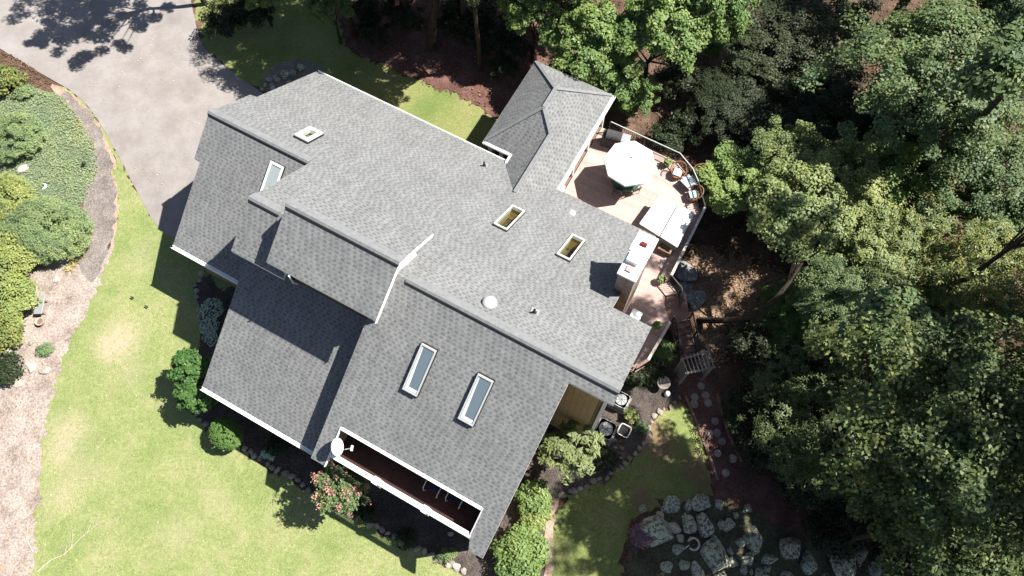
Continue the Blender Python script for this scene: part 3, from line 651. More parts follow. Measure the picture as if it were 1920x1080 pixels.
# chimney
ch = MB().ubox(-2.04, -1.31, 4.78, 6.82, -.6, 8.34).build('chimney', 'chimney', house)
MB().ubox(-2.0, -1.2, 4.0, 4.78, -.6, 3.4).build('chimney_base', 'chimney', ch)
MB().ubox(-2.10, -1.25, 4.72, 5.88, 8.34, 8.47).ubox(-2.12, -1.23, 5.88, 6.88, 8.34, 8.56).build('cap', 'vinyl', ch, bevel=.02)
MB().ubox(-2.02, -1.5, 5.35, 5.86, 8.47, 8.74).build('flue_block', 'canvas', ch, bevel=.02)
MB().ubox(-1.85, -1.62, 4.98, 5.24, 8.47, 8.56).build('flue', MT['fadedclay'], ch); MB().ubox(-1.80, -1.54, 6.26, 6.42, 8.56, 8.66).build('flue', 'terra', ch)
MB().ubox(-1.28, -1.16, 3.55, 5.3, 1.3, 1.45).build('trim_board', 'railpale', house)

# balcony cut into the roof
bz = 4.2
MB().ubox(-9.3, -2.4, -6.95, -3.6, bz - .2, bz).build('balcony_floor', 'redfloor', house)
wall('balcony_wall', -9.4, -2.3, -3.75, -3.6, zS)
wall('balcony_wall', -9.85, -9.25, -7.0, -3.7, lambda u, v: zS(u, v) - .02); wall('balcony_wall', -2.45, -2.2, -7.0, -3.7, lambda u, v: zS(u, v) - .02)
wall('wall', -9.25, -2.45, -6.9, -6.75, lambda u, v: bz)
rl = MB().ubox(-9.15, -2.48, -6.98, -6.76, 5.14, 5.22).build('balcony_railing', 'white', house, bevel=.015)
mb = MB(); mb2 = MB()
for u in (-6.95, -4.6): MB().ubox(u - .13, u + .13, -7.02, -6.72, bz, 5.26).build('railing_post', 'white', rl)

for k in range(60): mb2.ubox(-9.1 + k * .11 - .016, -9.1 + k * .11 + .016, -6.886, -6.854, bz, 5.14)
mb2.ubox(-9.15, -2.5, -6.9, -6.84, bz + .06, bz + .12)
mb2.build('railing_balusters', 'white', rl)
for u0 in (-9.2, -2.5): MB().ubox(u0 - .014, u0 + .014, -7.3 if u0 < -5 else -6.95, -5.76, 0, .01) 
MB().bar(HW(-9.19, -5.75, zS(0, -5.75) - .02), HW(-9.19, -7.38, zS(0, -7.38) - .02), .03, .16).build('rake_board', 'white', house)
MB().bar(HW(-2.51, -5.75, zS(0, -5.75) - .02), HW(-2.51, -6.95, zS(0, -6.95) - .02), .03, .16).build('rake_board', 'white', house)

# porch roof by the deck: hipped, with a narrower neck to the house
HZ = 3.5
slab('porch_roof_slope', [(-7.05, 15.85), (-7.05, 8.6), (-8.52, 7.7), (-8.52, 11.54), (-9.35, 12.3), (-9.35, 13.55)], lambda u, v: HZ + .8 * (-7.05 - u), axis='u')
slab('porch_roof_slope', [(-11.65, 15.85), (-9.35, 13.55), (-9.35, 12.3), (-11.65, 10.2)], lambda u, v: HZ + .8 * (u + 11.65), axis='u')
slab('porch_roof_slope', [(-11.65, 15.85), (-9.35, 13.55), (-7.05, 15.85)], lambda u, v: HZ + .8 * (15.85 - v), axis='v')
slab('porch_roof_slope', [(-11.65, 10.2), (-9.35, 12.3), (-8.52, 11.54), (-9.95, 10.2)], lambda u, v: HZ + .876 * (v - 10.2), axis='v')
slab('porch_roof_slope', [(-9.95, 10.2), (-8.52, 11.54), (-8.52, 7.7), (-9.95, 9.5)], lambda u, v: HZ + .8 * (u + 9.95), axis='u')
def hipcap(a, b): MB().bar(HW(*a), HW(*b), .17, .045).build('hip_cap', 'cap', house)
hipcap((-11.6, 15.8, HZ + .03), (-9.35, 13.55, 5.36)); hipcap((-7.1, 15.8, HZ + .03), (-9.35, 13.55, 5.36)); hipcap((-9.35, 13.6, 5.37), (-9.35, 12.3, 5.37))
hipcap((-9.35, 12.3, 5.36), (-8.52, 11.5, 4.68)); hipcap((-8.52, 11.5, 4.67), (-8.52, 7.8, 4.67)); hipcap((-11.6, 10.24, HZ + .03), (-9.35, 12.3, 5.36))
for u, v in ((-11.4, 10.4), (-10.75, 10.4), (-10.15, 10.4), (-11.4, 12.2), (-11.4, 13.9), (-11.4, 15.6), (-9.3, 15.6), (-7.3, 15.6), (-7.3, 13.8), (-7.3, 12.0), (-7.3, 10.0)):
    MB().ubox(u - .07, u + .07, v - .07, v + .07, -1.2, HZ - .06).build('porch_post', 'white', house)
MB().ubox(-11.45, -7.25, 9.3, 15.65, .72, .86).build('porch_floor', 'brownwood', house)
MB().ubox(-11.42, -11.36, 10.45, 15.55, .9, 1.6).ubox(-11.3, -7.35, 15.55, 15.61, .9, 1.6).build('porch_kneewall', 'dark', house)
MB().ubox(-7.02, -6.86, 9.62, 9.76, .9, 3.4).build('downspout', 'white', house); MB().ubox(-7.1, -6.75, 9.5, 9.85, 3.2, 3.5).build('leader_head', 'white', house, bevel=.02)
MB().ubox(-12.0, -10.2, 9.35, 10.1, -.9, .6).build('porch_step', 'brownwood', house)

# ------------------------------------------------------------------ deck
DZ = .9
deck_poly = [(-7.2, 9.25), (-7.2, 15.45), (-2.65, 15.45), (-1.62, 14.9), (-.15, 13.2), (-.12, 8.75), (.62, 8.45), (1.02, 7.35), (.85, 6.5), (.72, 4.2), (.35, 3.6), (-1.6, 3.58), (-1.6, 9.25)]
deck = empty('deck', HW(-3, 12, DZ), 'raised pinkish brown board deck behind the house with railings and a short stair', 'deck')
MB().prism([HW(u, v, 0)[:2] for u, v in deck_poly], DZ - .05, DZ).build('deck_floor', 'deck', deck)
MB().prism([HW(u, v, 0)[:2] for u, v in [(-7.15, 9.3), (-7.15, 15.4), (-2.67, 15.4), (-1.65, 14.85), (-.2, 13.15), (-.17, 8.7), (.6, 8.4), (.97, 7.35), (.8, 6.5), (.67, 4.25), (.32, 3.65), (-1.55, 3.65), (-1.55, 9.3)]], DZ - .28, DZ - .05).build('deck_skirt', 'brownwood', deck)
for u, v in deck_poly[1:10] + [(-5, 15.4), (-.15, 11), (-4, 12), (-7, 12)]:
    MB().ubox(u - .1, u + .02, v - .1, v + .02, -1.2, DZ - .28).build('deck_post', 'brownwood', deck)
def railing(pts, m, wcap=.1, hcap=.045, h=.95, step=.12, posts=1.7, thing=deck):
    r = MB()
    for a, b in zip(pts, pts[1:]): r.bar(np.array(a) + [0, 0, h], np.array(b) + [0, 0, h], wcap, hcap)
    rail = r.build('railing', m, thing)
    bl = MB()
    for a, b in zip(pts, pts[1:]):
        a = np.array(a); b = np.array(b); L = np.linalg.norm(b - a)
        bl.bar(a + [0, 0, .1], b + [0, 0, .1], .04, .03)
        for k in range(1, int(L / step)): p = a + (b - a) * k * step / L; bl.bar(p + [0, 0, .08], p + [0, 0, h - .02], .022, .022, (1, 0, 0))
    bl.build('railing_balusters', 'black', rail)
    for a, b in zip(pts, pts[1:]):
        a = np.array(a); b = np.array(b); L = np.linalg.norm(b - a); n = max(1, round(L / posts))
        for k in range(n + (1 if b is pts[-1] else 0)): p = a + (b - a) * k / n; MB().bar(p, p + [0, 0, h], .07, .07, (1, 0, 0)).build('railing_post', 'black', rail)
railing([HW(-6.74, 15.4, DZ), HW(-2.65, 15.4, DZ), HW(-1.66, 14.86, DZ), HW(-1.1, 14.3, DZ)], 'railgrey', .045)
railing([HW(-.19, 13.1, DZ), HW(-.14, 8.78, DZ)], 'railpale', .13)
railing([HW(-.14, 8.78, DZ), HW(.6, 8.42, DZ), HW(.98, 7.75, DZ)], 'black', .06)
railing([HW(.83, 6.5, DZ), HW(.70, 4.25, DZ)], 'railpale', .13)
railing([HW(.70, 4.25, DZ), HW(.36, 3.67, DZ), HW(-.1, 3.6, DZ)], 'brownwood', .13)
railing([HW(-1.1, 14.3, DZ), HW(-.19, 13.1, DZ)], 'black', .05)
L0, R0, L1, R1 = P(1258, 604, DZ), P(1292, 597, DZ), P(1274, 676, -.35), P(1306, 668, -.35)
MB().prism([P(1236, 566, 0)[:2], P(1279, 560, 0)[:2], R0[:2], L0[:2], P(1246, 606, 0)[:2]], DZ - .06, DZ + .004).build('stair_landing', 'tread', deck)
for k in range(6):
    a, b = k / 6, (k + 1) / 6 + .02
    z = DZ - .2 * (k + 1) + .02
    q = [L0 + (L1 - L0) * a, R0 + (R1 - R0) * a, R0 + (R1 - R0) * b, L0 + (L1 - L0) * b]
    MB().prism([p[:2] for p in q], z - .05, z).build('stair_tread', 'tread', deck)
for A, B in ((L0, L1), (R0, R1)):
    a = np.array([*A[:2], DZ - .2]); b = np.array([*B[:2], -.42]); MB().bar(a, b, .05, .26).build('stair_stringer', 'brownwood', deck)
    railing([np.array([*A[:2], DZ]), np.array([*B[:2], -.3])], 'black', .05, .04, .9, .12, 1.0)

# ------------------------------------------------------------------ things on the deck
c = P(1183, 300, 3.25)
um = empty('patio_umbrella', (c[0], c[1], DZ), 'open white octagonal patio umbrella shading the green table on the deck', 'umbrella')
r8 = 1.36; mb = MB(); a0 = math.radians(-14)
rim = [np.array([c[0] + r8 * math.cos(a0 + k * math.pi / 4), c[1] + r8 * math.sin(a0 + k * math.pi / 4), 2.95]) for k in range(8)]
top = np.array([c[0], c[1], 3.5])
mid = [top + (p - top) * .55 + np.array([0, 0, .05]) for p in rim]
vs = [top] + mid + rim; fs = []
for k in range(8):
    j = (k + 1) % 8; fs += [(0, 1 + k, 1 + j), (1 + k, 9 + k, 9 + j, 1 + j)]
vs2 = [v - np.array([0, 0, .015]) for v in vs]
vv = rim + [p - np.array([0, 0, .14]) for p in rim]
mb.add(vs, fs).add(vs2, [f[::-1] for f in fs]).add(vv, [(k, (k + 1) % 8, 8 + (k + 1) % 8, 8 + k) for k in range(8)])
mb.build('canopy', 'canvas', um)
MB().tube([(c[0], c[1], DZ), (c[0], c[1], 3.48)], .025, 10).build('pole', 'steel', um)
MB().lathe([(.04, 0), (.05, .05), (.02, .12)], (c[0], c[1], 3.49), 10).build('finial', 'offwhite', um)
sm = MB()
for k, p in enumerate(rim): sm.bar(top + [0, 0, .004], mid[k] + [0, 0, .004], .018, .008).bar(mid[k] + [0, 0, .004], p + [0, 0, .004], .018, .008)
sm.build('canopy_seams', 'offwhite', um)
rb = MB()
for p in rim: rb.bar(top - [0, 0, .03], p - [0, 0, .02], .02, .02)
rb.build('ribs', 'steel', um)
MB().lathe([(.28, 0), (.28, .06), (.05, .12), (.04, .3)], (c[0], c[1], DZ), 16).build('umbrella_base', 'black', um)
tb = empty('patio_table', P(1175, 330, DZ), 'round patio table under a dark green cloth below the white umbrella', 'table')
tc = np.array([c[0], c[1]]) + np.array([.0, -.02])
MB().lathe([(.80, .42), (.82, .70), (.80, .735), (.06, .74)], (*tc, DZ), 28).build('tablecloth', 'green', tb)
for k in range(4):
    q = (tc[0] + .5 * math.cos(k * 1.57 + .4), tc[1] + .5 * math.sin(k * 1.57 + .4)); MB().tube([(*q, DZ), (*q, DZ + .7)], .025, 8).build('leg', 'black', tb)
def chair(name, px, py, ang, label, m, style='metal', group=None):
    """ang = direction the sitter faces, in degrees"""
    p = P(px, py, DZ + .45); o = empty(name, (p[0], p[1], DZ), label, 'chair', group)
    fx = np.array([math.cos(math.radians(ang)), math.sin(math.radians(ang)), 0]); sx = np.array([-fx[1], fx[0], 0]); z = np.array([0, 0, 1.]); b = np.array([p[0], p[1], DZ])
    if style == 'metal':
        MB().box(b + z * .44, (.46, .46, .07), fx, sx).build('seat_cushion', m, o, bevel=.02)
        MB().bar(b - fx * .24 + z * .42, b - fx * .34 + z * .92, .46, .04, tuple(fx)).build('backrest', 'black', o)
        for i in (-1, 1):
            MB().tube([b + sx * .25 * i + fx * .22 + z * 0, b + sx * .25 * i + fx * .22 + z * .63, b + sx * .27 * i - fx * .25 + z * .66], .018, 6).build('arm', 'black', o)
            MB().tube([b + sx * .23 * i - fx * .22, b + sx * .23 * i - fx * .24 + z * .45], .018, 6).build('leg', 'black', o)
    else:
        MB().lathe([(.30, .12), (.34, .36), (.30, .38)], b, 20).build('seat', 'wicker', o)
        MB().box(b + z * .44 + fx * .03, (.44, .44, .10), fx, sx).build('seat_cushion', m, o, bevel=.025)
        t0 = math.atan2(-fx[1], -fx[0]); mb = MB()
        ring = [b + np.array([math.cos(t0 + t) * .42, math.sin(t0 + t) * .42, .64 + .22 * math.cos(t)]) for t in np.linspace(-1.9, 1.9, 15)]
        mb.tube(ring, .03, 6)
        for q in ring[::1]: mb.tube([q, b + (q - b) * np.array([.75, .75, 0]) + z * .36], .012, 5)
        mb.build('backrest', 'wicker', o)
        for k in range(4):
            q = b + np.array([.27 * math.cos(k * 1.57 + .78), .27 * math.sin(k * 1.57 + .78), 0]); MB().tube([q, q + z * .2], .02, 6).build('leg', 'wicker', o)
    return o
chair('patio_chair', 1160, 354, 70, 'metal patio chair with a sage cushion at the near side of the green table', 'sage')
chair('patio_chair', 1189, 351, 110, 'metal patio chair with a pale cushion right of the sage cushioned one', 'offwhite')
chair('wicker_chair', 1271, 322, 245, 'brown wicker tub chair with a white cushion beside the deck corner', 'canvas', 'w')
chair('wicker_chair', 1301, 364, 190, 'brown wicker tub chair with a pale blue cushion nearest the hot tub', 'blue', 'w')
chair('wicker_chair', 1312, 326, 225, 'brown wicker tub chair in shade against the corner railing', 'green', 'w')
p = P(1292, 341, DZ + .5); o = empty('side_table', (p[0], p[1], DZ), 'square patio table with a mosaic top and blue cloth between the wicker chairs', 'table')
ax = np.array([math.cos(math.radians(-52)), math.sin(math.radians(-52)), 0])
MB().box((p[0], p[1], DZ + .48), (.72, .62, .04), ax).build('tabletop', 'tile', o, bevel=.01); MB().box((p[0] + .18, p[1] + .14, DZ + .505), (.34, .36, .012), ax).build('table_mat', MT['skyglass'], o)
for i in (-1, 1):
    for j in (-1, 1):
        q = np.array([p[0], p[1], DZ]) + ax * .3 * i + np.array([-ax[1], ax[0], 0]) * .25 * j; MB().tube([q, q + [0, 0, .46]], .02, 6).build('leg', 'black', o)
# hot tub
q = [P(x, y, DZ + .95) for x, y in ((1198, 419), (1236, 366), (1303, 398), (1270, 464))]
ctr = sum(q) / 4; ht = empty('hot_tub', (ctr[0], ctr[1], DZ), 'square hot tub under a white folding cover in the deck corner', 'hot tub')
def rounded(poly, r=.22, n=5):
    out = []
    for i, p1 in enumerate(poly):
        p0 = np.array(poly[i - 1][:2]); p2 = np.array(poly[(i + 1) % len(poly)][:2]); p1 = np.array(p1[:2])
        a = p1 + (p0 - p1) / np.linalg.norm(p0 - p1) * r; b = p1 + (p2 - p1) / np.linalg.norm(p2 - p1) * r
        for k in range(n): t = k / (n - 1); out.append(tuple((1 - t) ** 2 * a + 2 * t * (1 - t) * p1 + t * t * b))
    return out
ins = [ctr + (x - ctr) * .96 for x in q]
MB().prism(rounded(ins), DZ, DZ + .83).build('tub_shell', 'greywood', ht)
m1, m2 = (q[1] + q[2]) / 2 * 1., (q[0] + q[3]) / 2
m1, m2 = q[1] + (q[2] - q[1]) * .52, q[0] + (q[3] - q[0]) * .54
e = (m1 - m2) / np.linalg.norm(m1 - m2); nrm = np.array([-e[1], e[0], 0]) * .022
def half(a, b, cc, d):
    pl = [a[:2], b[:2], cc[:2], d[:2]]
    return MB().prism(pl, DZ + .83, DZ + .95)
half(q[0], q[1], m1 + nrm, m2 + nrm).build('cover', 'vinyl', ht, bevel=.06); half(m2 - nrm, m1 - nrm, q[2], q[3]).build('cover', 'vinyl', ht, bevel=.06)
s0 = (q[3] + m2) / 2 + (q[3] - q[2]) * .06
MB().box((s0[0], s0[1], DZ + .2), (.7, .35, .4), EA, NA).build('tub_step', 'brownwood', ht)
# barbecue under its cover
a, b = P(1132, 247, DZ + 1.0), P(1172, 258, DZ + 1.0); ctr = (a + b) / 2; ax = (b - a) / np.linalg.norm(b - a); ay = np.array([-ax[1], ax[0], 0]); ax[2] = 0
gr = empty('barbecue', (ctr[0], ctr[1], DZ), 'barbecue under a black cover by the porch corner of the deck', 'barbecue')
MB().box((ctr[0], ctr[1], DZ + .44), (1.25, .62, .88), ax, ay).build('grill_body', 'grill', gr, bevel=.08)
mb = MB(); n = 9
ringp = [(math.cos(t) * .31, .86 + math.sin(t) * .26) for t in np.linspace(0, math.pi, n)]
vs = [ctr * [1, 1, 0] + ax * x + ay * yy + np.array([0, 0, DZ + zz]) for x in (-.42, .42) for yy, zz in ringp]
mb.add(vs, [tuple(range(n)), tuple(range(n, 2 * n))[::-1]] + [(k, k + n, k + n + 1, k + 1) for k in range(n - 1)]).build('grill_hood', 'grill', gr, smooth=False)
MB().box(ctr * [1, 1, 0] + ax * .62 + np.array([0, 0, DZ + .86]) + ay * .05, (.5, .55, .05), ax, ay).build('side_shelf', 'steel', gr, bevel=.01)
p = P(1193, 590, DZ + .5); bx = empty('storage_box', (p[0], p[1], DZ), 'small white box standing on the deck beside the house corner', 'box')
MB().box((p[0], p[1], DZ + .22), (.5, .46, .44), EA, NA).build('box_body', 'white', bx, bevel=.02); MB().box((p[0], p[1], DZ + .47), (.54, .5, .06), EA, NA).build('lid', 'canvas', bx, bevel=.02)

def rosette(name, p, r, n, m, parent=None, up=.8, L=.16, W=.05, loc=None):
    d = unit(n, RS); d[:, 2] = np.abs(d[:, 2]) * up + .1; C = np.array(p) + d * r * RS.uniform(.35, 1, (n, 1)); Nn = d * .4 + np.array([0, 0, 1.]) + RS.normal(size=(n, 3)) * .3
    return leaf_cloud(name, C, Nn, L * RS.uniform(.7, 1.2, n), W, m, parent, loc or (0, 0, 0))
def potted(px, py, z, label, leaf, potm='pot', r=.22, group=None):
    p = P(px, py, z + .35); o = empty('potted_plant', (p[0], p[1], z), label, 'potted plant', group)
    MB().lathe([(.13, 0), (.19, .3), (.21, .3), (.21, .34), (.17, .33), (.15, .27)], (p[0], p[1], z), 16).build('pot', potm, o)
    rosette('foliage', (p[0], p[1], z + .36), r, 160, leaf, o, .9, .14, .07, o.location)
    return o
potted(1241, 524, DZ, 'green plant in a pale pot by the deck railing above the rock ledge', 'lime')
potted(1232, 610, DZ, 'leafy green plant in a pot beside the head of the stairs', 'bright')
potted(1252, 304, DZ, 'pale green plant in a pot at the railing beside the umbrella', 'lime', 'black', .25)

# chairs on the balcony
def sling(px, py, label):
    p = P(px, py, bz + .5); o = empty('balcony_chair', (p[0], p[1], bz), label, 'chair'); b = np.array([p[0], p[1], bz]); f = -NA; s = EA; z = np.array([0, 0, 1.])
    MB().bar(b - f * .25 + z * .42, b + f * .25 + z * .46, .5, .03).build('seat', MT['navy'], o); MB().bar(b - f * .25 + z * .44, b - f * .42 + z * .95, .5, .03, tuple(f)).build('backrest', MT['navy'], o)
    for i in (-1, 1):
        MB().tube([b + s * .33 * i - f * .3 + z * .62, b + s * .34 * i + f * .05 + z * .70, b + s * .33 * i + f * .36 + z * .64, b + s * .31 * i + f * .42 + z * .3, b + s * .3 * i + f * .36], .022, 8).build('arm', 'offwhite', o)
        MB().tube([b + s * .3 * i - f * .34, b + s * .3 * i - f * .28 + z * .6], .02, 6).build('leg', 'offwhite', o)
MT['navy'] = plain('navy_sling', (.025, .03, .055), .8, .2, .1)
sling(815, 908, 'white framed chair on the balcony, left of the pair under the roof edge'); sling(857, 928, 'white framed chair with navy sling on the balcony, right of the pair')

# satellite dish on the roof wing beside the balcony
p = P(633, 838, 5.9); sd = empty('satellite_dish', tuple(p), 'white oval satellite dish on a bracket at the left end of the balcony', 'satellite dish')
dn = np.array([.90, -.10, .30]); dn /= np.linalg.norm(dn); dx = np.cross([0, 0, 1.], dn); dx /= np.linalg.norm(dx); dy = np.cross(dn, dx)
mb = MB(); vs = []; fs = []; n = 28; K = 6
for layer in (0, .02):
    for k in range(K + 1):
        r = k / K
        for t in range(n): vs.append(p + dx * .36 * r * math.cos(6.2832 * t / n) + dy * .46 * r * math.sin(6.2832 * t / n) + dn * (.13 * r * r - .13 - layer))
nn = (K + 1) * n
for L in (0, nn):
    for k in range(K): fs += [(L + k * n + t, L + k * n + (t + 1) % n, L + (k + 1) * n + (t + 1) % n, L + (k + 1) * n + t) for t in range(n)]
fs += [(K * n + t, K * n + (t + 1) % n, nn + K * n + (t + 1) % n, nn + K * n + t) for t in range(n)]
mb.add(vs, fs).build('reflector', 'white', sd, smooth=False)
fe = p + dn * .58 - dy * .15
MB().bar(p - dy * .55, fe, .035, .035).build('feed_arm', 'offwhite', sd); MB().bar(fe - dx * .11, fe + dx * .11, .08, .09).build('receiver', 'white', sd)
MB().tube([p - dn * .12, p - dn * .28 - np.array([0, 0, .15]), HW(-9.15, -6.75, zS(0, -6.75) + .02)], .03, 8).build('mast', 'steel', sd)
MB().box(p - dn * .2, (.14, .22, .22), dn * [1, 1, 0] / np.linalg.norm(dn[:2])).build('bracket', 'steel', sd)

# ------------------------------------------------------------------ garden hardware
def condenser(px, py, size, h, label, m='acmetal'):
    p = P(px, py, h); o = empty('air_conditioner', (p[0], p[1], 0), label, 'air conditioner'); s = size / 2
    z = terr(p[0], p[1]) + .05
    MB().box((p[0], p[1], z + .02), (size + .2, size + .2, .08), EA, NA).build('base_pad', 'greywood', o)
    MB().box((p[0], p[1], (z + h) / 2), (size * .94, size * .94, h - z), EA, NA).build('coil_body', 'steel', o)
    mb = MB(); n = 40; vs = []
    def sq(t, r):
        x, y = math.cos(t), math.sin(t); k = r / (abs(x) ** 4 + abs(y) ** 4) ** .25; return x * k, y * k
    for zz, R, circ in ((h, s, 0), (h, s * .76, 1), (h - .12, s * .76, 1), (h - .16, s * 1.0, 0)):
        for k in range(n):
            t = 6.2832 * k / n; x, y = (R * math.cos(t), R * math.sin(t)) if circ else sq(t, R)
            vs.append(np.array([p[0], p[1], zz]) + EA * x + NA * y)
    mb.add(vs, [(i * n + k, i * n + (k + 1) % n, ((i + 1) % 4) * n + (k + 1) % n, ((i + 1) % 4) * n + k) for i in range(4) for k in range(n)]).build('top_panel', m, o)
    MB().lathe([(s * .75, 0), (s * .75, .01)], (p[0], p[1], h - .11), 24).build('fan_well', 'dark', o)
    for k in range(3):
        t = k * 2.1 + .5; d = np.array([math.cos(t), math.sin(t), 0]); c = np.array([p[0], p[1], h - .08])
        MB().bar(c + d * .06, c + d * s * .66, .16, .012, (.3, .2, 1)).build('fan_blade', 'steel', o)
    MB().lathe([(.09, 0), (.09, .05), (.04, .07)], (p[0], p[1], h - .08), 14).build('fan_hub', 'acmetal', o)
    gr = MB()
    for r in (.25, .45, .65): gr.tube([(p[0] + s * r * math.cos(t), p[1] + s * r * math.sin(t), h + .005) for t in np.linspace(0, 6.2832, 25)], .006, 4)
    for k in range(4): t = k * .785; d = np.array([math.cos(t), math.sin(t), 0]) * s * .75; gr.tube([np.array([p[0], p[1], h + .008]) - d, np.array([p[0], p[1], h + .008]) + d], .006, 4)
    gr.build('fan_grille', 'black', o)
condenser(1165, 749, .72, .75, 'grey air conditioner half under the roof corner of the house')
condenser(1136, 804, .86, .8, 'larger pale air conditioner in the bed, beside the square planter')
p = P(1171, 807, .42); o = empty('planter', (p[0], p[1], 0), 'square dark planter with a pale rim beside the larger air conditioner', 'planter')
mb = MB(); n = 24
def sqp(t, r, z): x, y = math.cos(t), math.sin(t); k = r / (abs(x) ** 6 + abs(y) ** 6) ** (1 / 6); return np.array([p[0], p[1], z]) + EA * x * k + NA * y * k
prof = [(.22, 0), (.27, .4), (.30, .4), (.30, .43), (.26, .43), (.24, .28)]
mb.add([sqp(6.2832 * k / n, r, z) for r, z in prof] and [sqp(6.2832 * k / n, r, z) for r, z in prof for k in range(n)], [(i * n + k, i * n + (k + 1) % n, (i + 1) * n + (k + 1) % n, (i + 1) * n + k) for i in range(len(prof) - 1) for k in range(n)]).build('planter_body', 'acmetal', o)
MB().lathe([(.25, 0), (.25, .01)], (p[0], p[1], .27), 20).build('soil', 'dark', o)
p = G(1240, 724); o = empty('birdbath', p, 'grey round birdbath in the shaded bed below the deck rail', 'birdbath')
MB().lathe([(.16, 0), (.12, .06), (.07, .15), (.07, .5), (.14, .58)], p, 16).build('pedestal', 'round', o); MB().lathe([(.12, .56), (.31, .66), (.33, .70), (.29, .69), (.1, .62), (.01, .61)], p, 24).build('basin', 'round', o)
for px, py, r, h, lb in ((1250, 740, .15, .3, 'white garden ornament nearest the birdbath on the house side of the path'), (1224, 717, .10, .2, 'small white garden ornament left of the birdbath')):
    p = G(px, py); o = empty('garden_ornament', p, lb, 'ornament'); MB().lathe([(r, 0), (r * .9, h * .5), (r * .6, h * .55)], p, 14).build('ornament_base', 'bluewht', o); MB().lathe([(r * .4, h * .5), (r * .9, h * .7), (r * .9, h * .95), (r * .4, h * 1.15), (.01, h * 1.2)], p, 14).build('ornament_globe', 'bluewht', o, smooth=True)
# arbor over the foot of the stairs
q = [P(x, y, 1.95) for x, y in ((1281, 673), (1327, 659), (1336, 689), (1290, 699))]
ar = empty('garden_arbor', (*((q[0] + q[2]) / 2)[:2], -.3), 'weathered wooden arbor with lattice sides over the foot of the deck stairs', 'arbor')
for p in q: MB().bar([*p[:2], -.5], [*p[:2], 1.93], .08, .08, (1, 0, 0)).build('post', 'greywood', ar)
for a, b in ((q[0], q[1]), (q[3], q[2])): d = (b - a) * .12; MB().bar(a - d, b + d, .06, .1).build('top_beam', 'greywood', ar)
for k in range(8):
    t = (k - .2) / 6.6; a = q[0] + (q[1] - q[0]) * t; b = q[3] + (q[2] - q[3]) * t; d = (b - a) * .1; MB().bar(a - d + [0, 0, .07], b + d + [0, 0, .07], .045, .05).build('slat', 'greywood', ar)
for a, b in ((q[0], q[3]), (q[1], q[2])):
    mb = MB(); w = b - a
    for k in range(-6, 9):
        for sg in (1, -1):
            pts = []
            for t in (0, 1):
                pass
            z0, z1 = .1, 1.8; x0 = k / 6; x1 = x0 + sg * .9
            tt = np.linspace(0, 1, 12); pp = [(x0 + (x1 - x0) * t, z0 + (z1 - z0) * t) for t in tt if 0 <= x0 + (x1 - x0) * t <= 1]
            if len(pp) > 1: mb.bar([*(a + w * pp[0][0])[:2], pp[0][1]], [*(a + w * pp[-1][0])[:2], pp[-1][1]], .03, .012)
    mb.build('lattice', 'greywood', ar)
# stepping stones on the mulch path
SS = [(1314, 724), (1302, 745), (1327, 756), (1301, 758), (1340, 790), (1330, 813), (1344, 812), (1353, 828), (1345, 850), (1373, 860), (1360, 887), (1322, 742)]
for k, (x, y) in enumerate(SS):
    p = G(x, y); r = .185 + .02 * rnd.random()
    mb = MB(); n = 18; w = [r * (1 + .05 * rnd.uniform(-1, 1)) for _ in range(n)]
    mb.prism([(p[0] + w[i] * math.cos(6.2832 * i / n), p[1] + w[i] * math.sin(6.2832 * i / n)) for i in range(n)], p[2], p[2] + .06)
    tag(mb.build('stepping_stone', 'round', None, tuple(p)), 'round pale stepping stone set in the red mulch path', 'stepping stone', 'stepping stones along the mulch path')
def edging(pts, label, z=.1, w=.12, h=.14):
    q = [G(*p) for p in pts]; mb = MB()
    for a, b in zip(q, q[1:]): mb.bar(a + [0, 0, .03], b + [0, 0, .03], w, h)
    tag(mb.build('timber_edging', 'brownwood', None, tuple(q[0]), bevel=.015), label, 'edging')
edging([(1284, 742), (1299, 775), (1311, 806), (1325, 845), (1336, 872), (1345, 900)], 'brown timber edging between the side lawn and the mulch path')
edging([(1345, 738), (1351, 768), (1366, 815), (1390, 866)], 'brown timber edging on the wooded side of the mulch path')

# ------------------------------------------------------------------ stones
def rock_mesh(name, m, seed, sub=2, flat=.7, rough=.22):
    r = random.Random(seed); bm = bmesh.new(); bmesh.ops.create_icosphere(bm, subdivisions=sub, radius=1)
    pl = [(Vector((r.gauss(0, 1), r.gauss(0, 1), r.gauss(0, .6))).normalized(), r.uniform(.5, .88)) for _ in range(9)]
    for v in bm.verts:
        d = v.co.normalized(); k = 1
        for n, c in pl:
            e = d.dot(n)
            if e > c: k = min(k, c / e)
        v.co = d * k * (1 + r.uniform(-1, 1) * rough * .18)
        v.co.z = v.co.z * flat
    me = bpy.data.meshes.new(name); bm.to_mesh(me); bm.free(); me.materials.append(MT[m])
    return me
def rocks(name, m, n=5, sub=2, flat=.7): return [rock_mesh(name, m, 100 + k + hash(m) % 1 + len(m) * 13, sub, flat) for k in range(n)]
RK = {k: rocks(nm, k, 6, sb, fl) for k, nm, sb, fl in (('boulder', 'boulder', 3, .75), ('stone', 'edging_stone', 2, .6), ('palestone', 'rock', 2, .6), ('slate', 'rock_ledge', 3, .3))}
def rock(name, m, px, py, r, label, cat, group=None, st=None):
    p = G(px, py); o = bpy.data.objects.new(name, RK[m][rnd.randrange(6)]); COL.objects.link(o)
    sx, sy = (r * rnd.uniform(.85, 1.2), r * rnd.uniform(.75, 1.05)) if st is None else (r * st[0], r * st[1])
    o.location = (p[0], p[1], p[2] + r * .15); o.scale = (sx, sy, r * .9); o.rotation_euler = (rnd.uniform(-.2, .2), rnd.uniform(-.2, .2), rnd.uniform(0, 6.28) if st is None else st[2])
    return tag(o, label, cat, group)
